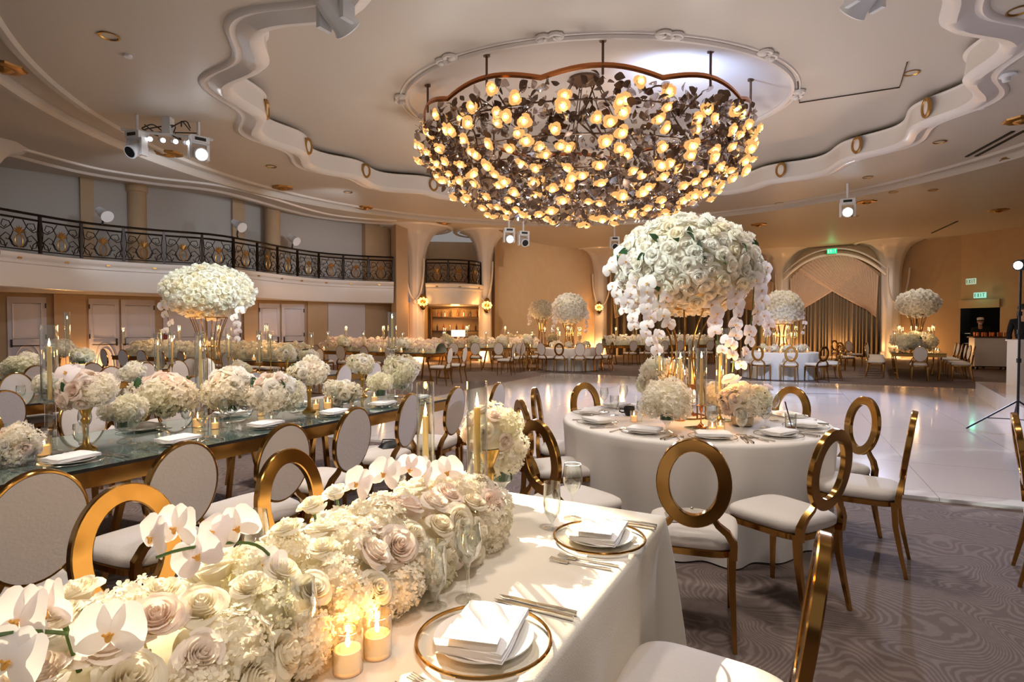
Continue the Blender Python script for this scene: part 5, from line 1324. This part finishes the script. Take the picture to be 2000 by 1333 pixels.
for i in range(300):
    z = ((i + .5) / 300) ** .8 * .97; th = i * 2.39996 + rnd.uniform(-.1, .1)
    p, d = shell(min(.995, z + rnd.uniform(-.03, .03)) if z > .05 else z, th); p *= rnd.uniform(.93, 1.06)
    rp.append((p, (d + Vector((rnd.gauss(0, .3), rnd.gauss(0, .3), -.25))).normalized()))
eye = Vector((0, 0, H)) - Vector((1.5, 12, 5.55)); rp.sort(key=lambda s: (s[0] - eye).length)
for p, d in rp[:100]: obj('rose_lamp', RLME, CH, facing(d, rnd.uniform(0, 6), p, .15 * rnd.uniform(.85, 1.1)))
b = MB()
for p, d in rp[100:]: b.put(RL_MB, facing(d, rnd.uniform(0, 6), p, .15 * rnd.uniform(.85, 1.1)))
obj('massed_rose_lamps', b.mesh('massed_rose_lamps', RLM), CH, kind='stuff')
b = MB(); g = MB()
lf = leaf_mb(1, .38)
for k in range(3400):
    z = rnd.uniform(-.06, .97); th = rnd.uniform(0, 2 * PI); p, d = shell(abs(z), th)
    if z < 0: p.z = -CRZ * z
    p *= rnd.uniform(.80, 1.01); v = Vector([rnd.gauss(0, 1) for _ in range(3)])
    (b if k % 5 < 3 else g).put(lf, facing(v, rnd.uniform(0, 6), p, rnd.uniform(.11, .22)))
obj('bronze_leaves', b.mesh('bronze_leaves', M['bronze'], ang=3), CH, kind='stuff'); obj('glass_leaves', g.mesh('glass_leaves', M['gleaf'], ang=3), CH, kind='stuff')
b = MB()
for i in range(70):
    th = i * 2.39996; z = .05 + .9 * rnd.random(); p, d = shell(z, th); q, _ = shell(max(0, z - .35), th + rnd.uniform(-.3, .3))
    b.tube(spline([q * .93, (p + q) * .46 + Vector((0, 0, rnd.uniform(-.1, .1))), p * .97], 8), .016, 5)
for z in (.15, .45, .72): b.tube([shell(z, 2 * PI * i / 60)[0] * .93 for i in range(60)], .016, 5, True)
obj('branches', b.mesh('branches', M['bronze']), CH, kind='stuff')
rimp = [Vector((CRX * .97 * cos(t), CRY * .97 * sin(t), .10 + .16 * abs(sin(5 * t)))) for t in [2 * PI * i / 120 for i in range(120)]]
obj('rim_band', MB().tube(rimp, .05, 5, True, flat=(1, .5)).mesh('rim_band', M['copper']), CH)
for k in range(10):
    t = 2 * PI * (k + .5) / 10; x, y = CRX * .97 * cos(t), CRY * .97 * sin(t)
    k2 = math.hypot((1.5 + x - RC.x) / RX, (12 + y - RC.y) / RY); zt = (ZI + .55 * (1 - k2 ** 2.2) if k2 < 1 else ZI) - 5.55
    obj('hanging_rod', MB().tube([(x, y, .1), (x, y, zt - .03)], .022, 8).lathe([(.06, zt - .04), (.06, zt - .005)], 12, (x, y, 0)).mesh('hanging_rod', M['bronze']), CH)
obj('ceiling_plate', MB().lathe([(.32, 1.02), (.32, 1.08)], 24).mesh('ceiling_plate', M['bronze']), CH)
for i in range(7):
    a = 2 * PI * i / 7; obj('hanging_rod', MB().tube([(1.5 * cos(a), 1.0 * sin(a), -.9), (.25 * cos(a), .25 * sin(a), 1.03)], .014, 6).mesh('hanging_rod', M['bronze']), CH)

# ------------------------------------------------------------------ ceiling fixtures
def moving_head(p, aim, lab, lit=True, group='moving head lights', zc=ZC, s=1.0, base=True):
    t = thing('moving_head_light', lab, 'stage light', p, 0, group); t.scale = (s, s, s)
    d = (Vector(aim) - Vector(p)).normalized(); yaw = math.atan2(d.y, d.x)
    Rz = Matrix.Rotation(yaw - PI / 2, 4, 'Z')
    obj('base', MB().box((0, 0, .26), (.34, .24, .13)).mesh('base', M['fix'], False), t, Rz)
    obj('control_panel', MB().box((0, .125, .26), (.2, .012, .06)).mesh('control_panel', M['black'], False), t, Rz)
    yk = MB(); [yk.box((x, 0, .05), (.05, .14, .36)) for x in (-.16, .16)]; yk.box((0, 0, .19), (.36, .14, .03)); obj('yoke', yk.mesh('yoke', M['fix'], False), t, Rz)
    hm = facing(d, 0, (0, 0, 0))
    obj('head', MB().lathe([(.06, -.2), (.11, -.16), (.125, -.02), (.12, .14), (.135, .18), (.125, .19)], 20).mesh('head', M['fix']), t, hm)
    obj('lens', MB().lathe([(.105, .193), (.0, .2)], 20, cap=False).mesh('lens', M['bulb'] if lit else M['black']), t, hm)
    if base: obj('hanger', MB().tube([(0, 0, .3), (0, 0, (zc - p[2]) / s - .01)], .03, 8).mesh('hanger', M['fix']), t)
    return t
P1 = deep(268, 292, 11.2); P2 = deep(388, 300, 11.6)
moving_head(P1, (-9, 5, 1), 'white moving head light on the near-left ceiling bar, unlit', False)
moving_head(P2, (1.0, 4.4, 1.6), 'white moving head light on the near-left ceiling bar, glowing lens')
t = thing('ceiling_light_bar', 'white ceiling bar carrying small spotlights, between two moving heads', 'light bar', (P1 + P2) / 2 + Vector((0, 0, .33)))
dd = P2 - P1; obj('bar', MB().tube([(-dd.x * .75, -dd.y * .75, 0), (dd.x * .75, dd.y * .75, 0)], .03, 8).mesh('bar', M['fix']), t); obj('hanger', MB().box((0, 0, .25), (.16, .16, .5)).mesh('hanger', M['fix'], False), t)
cb = MB()
for k in range(7): cb.tube(spline([(dd.x * random.uniform(-.6, .6), dd.y * random.uniform(-.6, .6), .05), (random.uniform(-.4, .4), random.uniform(-.3, .3), random.uniform(-.1, .3)), (random.uniform(-.5, .5), random.uniform(-.3, .3), .1)], 10), .012, 5)
obj('cable', cb.mesh('cable', M['black']), t)
for k in range(4):
    u = -.3 + .2 * k; c = Vector((dd.x * u, dd.y * u, -.12)); d = Vector((.6 + .2 * k, -.8, -.35)).normalized()
    s_ = obj('small_spotlight', MB().lathe([(.05, -.12), (.055, .06), (.045, .065)], 14).mesh('small_spotlight', M['fix']), t, facing(d, 0, c)); obj('lens', MB().lathe([(.04, .068), (0, .07)], 14, cap=False).mesh('lens', M['bulb']), s_)
moving_head(deep(655, 22, 7.3), (.8, 12, 1.5), 'large white fixture at the top edge beside the scalloped ceiling lip', False, s=1.35)
moving_head(deep(1655, 414, 16.5), (2, 2, 1), 'white moving head light with bright lens hanging before the draped arch', True, s=1.1)
moving_head(deep(994, 466, 18.5), (3, 4, 0), 'white moving head light with bright lens below the chandelier', True)
moving_head(deep(1022, 472, 18.7), (4, 9, 0), 'white moving head light with dark lens below the chandelier', False)
moving_head(deep(1200, 480, 22), (4, 9, 0), 'pale moving head light half hidden by the big flower globe', False)
moving_head(deep(1690, -12, 7.3), (2.5, 13, 1), 'white fixture at the top edge on the far bend of the scalloped lip', False, s=1.3)
for k, (px, py) in enumerate([(203, 418), (466, 440), (573, 468)]):
    q = min(BP, key=lambda p: abs(p.x / p.y - (px - 1000) / F)); p = deep(px, py, q.y)
    t = thing('balcony_spotlight', f'white can spotlight clamped on the balcony railing, {ORD[k]} from the near end', 'spotlight', p, 0, 'balcony spotlights')
    d = Vector((.75, -.4, -.45)).normalized(); obj('housing', MB().lathe([(.06, -.3), (.1, -.26), (.1, -.1), (.13, -.08), (.13, .1), (.16, .14), (.16, .2)], 18).mesh('housing', M['fix']), t, facing(d)); obj('lens', MB().lathe([(.15, .19), (0, .2)], 18, cap=False).mesh('lens', M['bulb']), t, facing(d)); obj('clamp', MB().tube([(0, 0, 0), (-.05, 0, -.3), (-.04, .02, 4.3 - p.z)], .025, 6).mesh('clamp', M['black']), t)
DL = MB().lathe([(.13, 0), (.135, -.012), (.115, -.014), (.105, .0), (.09, .05), (0, .05)], 24, cap=False)
DLM = DL.mesh('trim_ring', M['brass'])
for k, (px, py, z) in enumerate([(213, 70, ZC), (1990, 20, ZC), (1950, 175, ZC), (1835, 277, ZC), (1965, 312, ZC), (1780, 142, ZI), (1822, 371, ZC), (1745, 375, ZC), (1670, 422, ZC), (530, 325, ZC), (680, 375, ZC), (1055, 478, ZC), (1695, 346, ZC), (1522, 397, ZC)]):
    p = at(px, py, z); o = obj('recessed_downlight', DLM, None, TR(p.x, p.y, z - .004)); tag(o, f'small brass recessed downlight in the ceiling, {ORD[k]} counting from the near side round' if k else 'brass recessed downlight in the plain ceiling above the near-left light bar', 'ceiling light', 'recessed downlights')
for k, (px, py, px2, py2, lab) in enumerate([(1897, 305, 1990, 255, 'pair of dark slot vents in the ceiling by the exit wall'), (410, 322, 508, 355, 'dark slot vent along the curved groove over the near balcony'), (590, 377, 680, 399, 'dark slot vent along the curved groove farther along the balcony'), (1820, 455, 1870, 432, 'dark slot vent near the far end of the exit wall')]):
    a, c = at(px, py, ZC), at(px2, py2, ZC); v = c - a
    t = thing('slot_vent', lab, 'vent', ((a + c) / 2).to_tuple()[:2] + (ZC + (.13 if k in (1, 2) else 0),), math.atan2(v.y, v.x), 'ceiling vents')
    for s in ((-.1, .1) if k == 0 else (0,)): obj('slot', MB().box((0, s, -.012), (v.length, .07, .02)).mesh('slot', M['black'], False), t)
p = at(1965, 145, ZC); t = thing('smoke_detector', 'round white smoke detector on the ceiling near the exit wall', 'smoke detector', p); obj('body', MB().lathe([(.14, 0), (.14, -.03), (.06, -.06), (.05, -.12), (0, -.13)], 20, cap=False).mesh('body', M['fix']), t)
for k, (px, py) in enumerate([(1915, 210), (250, 108), (1385, 560)][:2]):
    p = at(px, py, ZC); o = obj('ceiling_sensor', MB().lathe([(.06, 0), (.06, -.03), (0, -.035)], 16, cap=False).mesh('ceiling_sensor', M['fix']), None, TR(p.x, p.y, ZC - .002)); tag(o, ['tiny round white sensor on the ceiling by the exit wall', 'tiny round white sensor on the plain near-left ceiling'][k], 'sensor')
pts = [at(1558, 160, ZI - .016), at(1561, 201, ZI - .016), at(1757, 171, ZI - .016), at(1772, 122, ZI - .016)]
o = obj('access_panel', MB().tube(pts, .013, 4).mesh('access_panel', M['dark'])); tag(o, 'dark seam of an access panel in the coffered ceiling right of the chandelier', 'access panel')

# ------------------------------------------------------------------ stage, podium, stands
q0, q1 = at(1905, 775, 0), at(2000, 842, 0)
sd = (q0 - q1).normalized(); sn = Vector((sd.y, -sd.x, 0)); q1 = q0 - sd * 7.5
t = thing('stage_riser', 'glossy white stage platform at the edge of the dance floor', 'stage', (0, 0, 0))
def slab(z0, z1, o, l0=0, wd_=5.0):
    a, b_, c, d = q0 + sn * o - sd * l0, q1 + sn * o, q1 + sn * wd_, q0 + sn * wd_ - sd * l0
    return MB().add([(v.x, v.y, z) for z in (z0, z1) for v in (a, b_, c, d)], [(3, 2, 1, 0), (4, 5, 6, 7), (0, 1, 5, 4), (1, 2, 6, 5), (2, 3, 7, 6), (3, 0, 4, 7)])
obj('platform', slab(.032, .32, 0).mesh('platform', M['dance'], False), t)
p = Vector((9.75, 11.2, .32)); 
t = thing('podium', 'plain white podium standing on the stage before the person in black', 'podium', deep(1988, 740, 11.35).xy.to_3d() + Vector((.05, 0, .32)), 0)
obj('body', MB().box((0, 0, .44), (.3, .3, .88)).mesh('body', M['plaster_w'], False), t); obj('top', MB().box((0, 0, .895), (.34, .34, .03)).mesh('top', M['plaster_w'], False), t)
pp = at(1987, 842, 0.03); LB = Vector((pp.x, pp.y, 0))
t = thing('light_stand', 'black tripod stand with a bright lamp at the picture edge', 'light stand', (LB.x, LB.y, 0.03))
hz = deep(1985, 521, LB.y).z
obj('pole', MB().tube([(0, 0, .1), (0, 0, hz)], .016, 8).mesh('pole', M['black']), t)
for a in (PI * .93, PI * 1.62, PI * .3): obj('leg', MB().tube([(0, 0, .42), (.62 * cos(a), .62 * sin(a), .012)], .012, 6).mesh('leg', M['black']), t); obj('brace', MB().tube([(0, 0, .16), (.36 * cos(a), .36 * sin(a), .17)], .007, 5).mesh('brace', M['black']), t)
for z in (.95, 1.35, 1.6): obj('collar', MB().lathe([(.028, z), (.028, z + .06)], 10).mesh('collar', M['black']), t)
h = obj('lamp_head', MB().lathe([(.03, -.14), (.075, -.1), (.075, .05), (.06, .06)], 16).mesh('lamp_head', M['black']), t, facing((-.9, -.35, -.1), 0, (0, 0, hz - .01))); obj('lens', MB().lathe([(.055, .062), (0, .07)], 16, cap=False).mesh('lens', M['bulb']), h)
sp = Vector(((1790 - 1000) / F * 22.2, 22.2, 0))
t = thing('loudspeaker', 'black loudspeaker box on a pole beside the draped arch', 'speaker', sp, -.5)
obj('cabinet', MB().box((0, 0, 2.42), (.48, .38, .52)).mesh('cabinet', M['black'], False), t); obj('grille', MB().box((0, -.195, 2.42), (.44, .01, .48)).mesh('grille', M['cloth_black'], False), t); obj('pole', MB().tube([(0, 0, .4), (0, 0, 2.17)], .03, 8).mesh('pole', M['black']), t)
for k in range(3): a = 2 * PI * k / 3; obj('leg', MB().tube([(0, 0, .5), (.4 * cos(a), .4 * sin(a), .015)], .015, 6).mesh('leg', M['black']), t)
# candle cart
cp = Vector(((1932 - 1000) / F * 20.0, 20.0, 0))
t = thing('serving_cart', 'cream panelled serving cart topped with amber candle glasses', 'cart', cp, -.35)
obj('body', MB().box((0, 0, .62), (1.0, .5, .98)).mesh('body', M['plaster_w'], False), t); obj('countertop', MB().box((0, 0, 1.13), (1.1, .58, .04)).mesh('countertop', M['wood'], False), t)
for x in (-.4, .4):
    for y in (-.18, .18): obj('wheel', MB().lathe([(.05, -.03), (.06, -.02), (.06, .02), (.05, .03)], 12).mesh('wheel', M['black']), t, Matrix.Translation((x, y, .065)) @ Matrix.Rotation(PI / 2, 4, 'Y'))
obj('chassis', MB().box((0, 0, .12), (.95, .46, .04)).mesh('chassis', M['black'], False), t)
ag = lathe_me('amber_glass', [(.04, 0), (.045, .15), (.043, .15), (.038, .01), (0, .01)], M['copper'], 14, cap=False)
for k in range(9):
    v = Matrix.Rotation(-.35, 3, 'Z') @ Vector((-.44 + .11 * k, -.08 + .06 * (k % 2), 0)); o = obj('amber_glass', ag, None, TR(cp.x + v.x, cp.y + v.y, 1.151)); tag(o, f'copper-coloured glass on the serving cart, {ORD[k]} along its row', 'glass', 'glasses on the serving cart')
arrangement((cp.x + .80, cp.y - .9, 0), 'white floor flowers between the serving cart and the stage', 'floor flowers', 'none', .40, 1.45, 'wb', 22, 8, lift=.56, leaves=0)
# dark back room with shelves
t = thing('equipment_rack', 'metal equipment rack in the dark service doorway', 'rack', (20.75, 25.9, 0), -.9)
for z in (.3, .75, 1.2): obj('shelf', MB().box((0, 0, z), (.8, .4, .03)).mesh('shelf', M['silver'], False), t)
for x in (-.4, .4):
    for y in (-.2, .2): obj('upright', MB().box((x, y, .7), (.03, .03, 1.4)).mesh('upright', M['silver'], False), t)
b = MB()
struct('trim_50', MB().box((0, 0, 0), (1.62, .06, .36), 0, TR((DR0.x + DR1.x) / 2 - .06, (DR0.y + DR1.y) / 2 - .02, 2.5, math.atan2(DR1.y - DR0.y, DR1.x - DR0.x))), M['wall'])

# ------------------------------------------------------------------ people
def skin_body(name, joints, edges, parent, mat):
    me = bpy.data.meshes.new(name); me.from_pydata([j[:3] for j in joints], edges, []); me.materials.append(mat)
    o = obj(name, me, parent); sk = o.modifiers.new('skin', 'SKIN'); 
    lay = me.skin_vertices[0] if len(me.skin_vertices) else None
    for i, j in enumerate(joints):
        v = me.skin_vertices[0].data[i]; v.radius = (j[3], j[4] if len(j) > 4 else j[3]); v.use_root = (i == 0)
    ss = o.modifiers.new('sub', 'SUBSURF'); ss.levels = 2; ss.render_levels = 2
    for p in me.polygons: p.use_smooth = True
    sk.use_smooth_shade = True
    return o
def person(pos, face, label, hat=False, long_hair=False, skirt=False):
    t = thing('person', label, 'person', pos, math.atan2(face[1], face[0]) + PI / 2)      # local -y is forward
    J = [(0, 0, .98, .12, .09), (0, 0, 1.18, .11, .08), (0, .01, 1.36, .125, .085), (0, .02, 1.50, .06, .055), (0, .01, 1.57, .052, .052), (0, -.01, 1.66, .085, .10), (0, -.005, 1.74, .07, .085)]
    E = [(0, 1), (1, 2), (2, 3), (3, 4), (4, 5), (5, 6)]
    def limb(start, pts):
        prev = start
        for p in pts: J.append(p); E.append((prev, len(J) - 1)); prev = len(J) - 1
        return prev
    for s in (-1, 1):
        limb(2, [(s * .18, .02, 1.40, .048), (s * .24, .03, 1.14, .045), (s * .25, -.05, .90, .036), (s * .25, -.07, .82, .034, .02)])
        k = len(J) - 1
        for f in range(4): limb(k, [(s * .25 - .018 + .012 * f, -.085, .765, .010), (s * .25 - .018 + .012 * f, -.085, .725 + .006 * abs(f - 1.5), .008)])
        limb(k, [(s * .22, -.10, .80, .010), (s * .21, -.11, .77, .008)])
        limb(0, [(s * .09, 0, .88, .085), (s * .10, -.01, .50, .058), (s * .10, .02, .09, .04), (s * .10, -.10, .045, .035, .03)])
    skin_body('body', J, E, t, M['skin'])
    # clothing follows the same skeleton, a little larger
    top = [(0, 0, .93, .17, .125), (0, 0, 1.18, .158, .115), (0, .01, 1.38, .19, .125), (0, .018, 1.50, .075, .07)]; te = [(0, 1), (1, 2), (2, 3)]
    for s in (-1, 1):
        b0 = len(top); top += [(s * .195, .02, 1.42, .073), (s * .24, .03, 1.14, .058), (s * .25, -.045, .92, .048)]; te += [(2, b0), (b0, b0 + 1), (b0 + 1, b0 + 2)]
    skin_body('jacket', top, te, t, M['cloth_black'])
    tr = [(0, 0, .96, .165, .125)]; te = []
    for s in (-1, 1):
        b0 = len(tr); tr += [(s * .09, 0, .86, .10), (s * .10, -.005, .5, .075), (s * .10, .015, .10, .065)]; te += [(0, b0), (b0, b0 + 1), (b0 + 1, b0 + 2)]
    skin_body('trousers', tr, te, t, M['cloth_black'])
    for s in (-1, 1): obj('shoe', MB().ball((s * .10, -.06, .045), (.05, .13, .045), 12, 8).mesh('shoe', M['black']), t)
    f = MB(); f.ball((0, -.112, 1.665), (.014, .022, .025), 8, 6); obj('nose', f.mesh('nose', M['skin']), t)
    f = MB(); [f.ball((s * .032, -.098, 1.69), (.012, .008, .007), 8, 6) for s in (-1, 1)]; obj('eyes', f.mesh('eyes', M['black']), t)
    f = MB().ball((0, -.102, 1.625), (.024, .008, .007), 8, 6); obj('mouth', f.mesh('mouth', pm('lips', '#8c5448', .5)), t)
    f = MB(); [f.ball((s * .086, 0, 1.665), (.012, .022, .032), 8, 6) for s in (-1, 1)]; obj('ears', f.mesh('ears', M['skin']), t)
    hair = MB()
    if long_hair:
        hair.ball((0, .025, 1.73), (.105, .115, .10), 16, 10); hair.ball((0, .07, 1.58), (.11, .07, .19), 14, 10)
    else: hair.ball((0, .02, 1.725), (.095, .108, .085), 14, 8)
    obj('hair', hair.mesh('hair', M['black']), t)
    if hat:
        obj('cap', MB().lathe([(.098, 0), (.105, .03), (.10, .07), (.06, .10), (0, .105)], 18, (0, 0, 1.74), sy=1.12, cap=False).ball((0, -.11, 1.75), (.07, .06, .01), 12, 6).mesh('cap', M['napkin']), t)
        obj('beard', MB().ball((0, -.075, 1.605), (.055, .04, .03), 10, 6).mesh('beard', M['fix']), t)
    return t
person(((1921 - 1000) / F * 20.6, 20.75, 0), (-.6, -.8), 'person in black with a pale cap standing behind the serving cart', True)
person((deep(1990, 700, 11.9).x + .12, 11.95, .32), (-.5, -.85), 'person in black with long dark hair at the picture edge, behind the podium', False, True).scale = (.9, .9, .9)
# ------------------------------------------------------------------ light
w = bpy.data.worlds.new('world'); sc.world = w; w.use_nodes = True
w.node_tree.nodes['Background'].inputs[0].default_value = (.60, .55, .53, 1); w.node_tree.nodes['Background'].inputs[1].default_value = .42
sc.view_settings.view_transform = 'Standard'; sc.view_settings.look = 'None'; sc.view_settings.gamma = 1; sc.view_settings.use_curve_mapping = False
sc.view_settings.exposure = 0.0
cy = sc.cycles
cy.max_bounces = 10; cy.diffuse_bounces = 5; cy.glossy_bounces = 4; cy.transmission_bounces = 6; cy.transparent_max_bounces = 24
cy.caustics_reflective = False; cy.caustics_refractive = False; cy.sample_clamp_indirect = 4; cy.use_denoising = True; cy.blur_glossy = 1.0
# chandelier bulbs
for k in range(9):
    a = k * 2 * PI / 8
    x, y = (1.5, 12) if k == 8 else (1.5 + 2.9 * cos(a), 12 + 2.1 * sin(a))
    light('POINT', (x, y, 3.75 if k < 8 else 3.4), 60, '#fff6ec', .2)
# moving heads: cool white beams
light('SPOT', (-2.2, 7.1, 5.2), 7500, '#ffecc8', .04, (-.25, 1.5, .85), math.radians(15), .22)
light('SPOT', (-4.6, 2.6, 5.3), 2600, '#f0fcf4', .06, (1.1, 4.4, 2.0), math.radians(12), .4)
light('SPOT', (1.2, 2.4, 5.3), 3000, '#ecfff4', .06, (-3.75, 7.4, 2.15), math.radians(11), .4)
light('SPOT', (10.3, 16.3, 4.9), 4200, '#cddaff', .1, (3.5, 9, 0), math.radians(55), .6)
light('SPOT', (-.1, 18.3, 4.5), 2200, '#cddcff', .1, (3.0, 10, 0), math.radians(50), .6)
light('SPOT', (-7.3, 11.2, 4.9), 8000, '#b4d2ff', .1, (2.0, 19.4, .6), math.radians(16), .4)
light('SPOT', (4.5, 7.4, 5.1), 2200, '#bcd6ff', .1, (7.7, 16.2, .5), math.radians(18), .4)
light('SPOT', (3.1, 11.2, 5.62), 150, '#b4ccff', .1, (3.5, 11.3, 7), math.radians(150), .6)  # cool uplight added above the chandelier for a bluish dome, no moving head
# cool wash on the upper balcony wall, from the balcony spotlights' side
for x, y in ((-7, 12.5), (-4, 16)): light('SPOT', (x, y, 4.7), 240, '#d5e2f2', .15, (x - 5, y + 6, 4.9), math.radians(60), .5)
for x, y in ((-6, 9), (-2, 15)): light('SPOT', (x, y, 4.6), 330, '#d9deee', .15, (x - 5, y + 7, 1.6), math.radians(58), .6)
light('SPOT', (10.3, 16.3, 4.8), 3600, '#ffe8d0', .05, (1.9, 28.0, 2.9), math.radians(34), .9)
light('SPOT', (10.3, 16.3, 4.8), 3600, '#ffe8d4', .05, (16.5, 29.2, 3.1), math.radians(24), .9)  # warm spot added to brighten the draped arch
# warm uplights at the wall piers, columns and drapes
for p, e, z in ((WL0 + wd * wall_x(163) + wn * .32, 60, .15), (WL0 + wd * wall_x(497) + wn * .32, 70, .15), (Vector((-3.75, 23.55, 0)), 60, .2), (Vector((-1.3, 24.6, 0)), 60, .2), (Vector((4.6, 30.3, 0)), 160, .2), (Vector((14.3, 29.6, 0)), 200, .2), (Vector((18.4, 26.9, 0)), 80, .2), (Vector((16.2, 28.4, 0)), 110, .4)):
    light('POINT', (p.x, p.y, z + .1), e, '#ffbe78', .08)
# wide down-beams added above the tables to brighten them
for x, y, e in ((-3.2, 5.0, 700), (-1.2, 3.2, 420), (-5.5, 8.5, 600), (.6, 1.2, 300), (1.6, 4.6, 330), (3.2, 3.0, 90), (-7.5, 12.5, 200), (-4, 15.5, 300), (1, 20, 380), (6, 22, 300), (8, 16.5, 300), (12.3, 18.3, 300), (-8.5, 7, 300)):
    light('SPOT', (x, y, 5.5), e, '#fff6ec', .25, (x, y + .3, 0), math.radians(75), .8)
# unseen spots added behind the camera to brighten the table fronts
for p, q, e, a in (((-2.5, -2.6, 5.4), (-2.2, 4.4, .95), 700, 30), ((.6, -3.0, 5.4), (-.5, 1.0, .9), 300, 26), ((2.5, -2.0, 5.4), (1.4, 4.4, 1.3), 350, 26), ((-6, -1, 5.4), (-4.2, 7.2, 1.2), 800, 30)):
    light('SPOT', p, e, '#ffeedd', .25, q, math.radians(a), .8)
# candlelight
for p, e in ((R1 + Vector((.05, -.05, 1.12)), 7), (R1 + Vector((.2, -.3, 1.15)), 4), (ab(4.6, -7.0, 1.35), 8), (ab(1.6, -1.05, 1.3), 1.2), (ab(1.75, -1.3, 1.25), .8), (ab(1.2, -3.8, 1.3), 1.2), (ab(2.5, -3.8, 1.3), 1.5), (on_top(716, 1272) + fb * .03 + Vector((0, 0, .10)), .7), (on_top(662, 1304) + fb * .025 + Vector((0, 0, .10)), .6)):
    light('POINT', p, e, '#ffb45e', .02)
for i in (0, 1, 2, 3, 4, 5):
    t_, d, L, c = FAR[i]
    for u in (-.32, 0, .32): light('POINT', c + d * L * u + Vector((0, 0, 1.45)), 12, '#ffca88', .08)
for C_ in (R2, R3): light('POINT', (C_.x, C_.y, 1.25), 22, '#ffb860', .08)
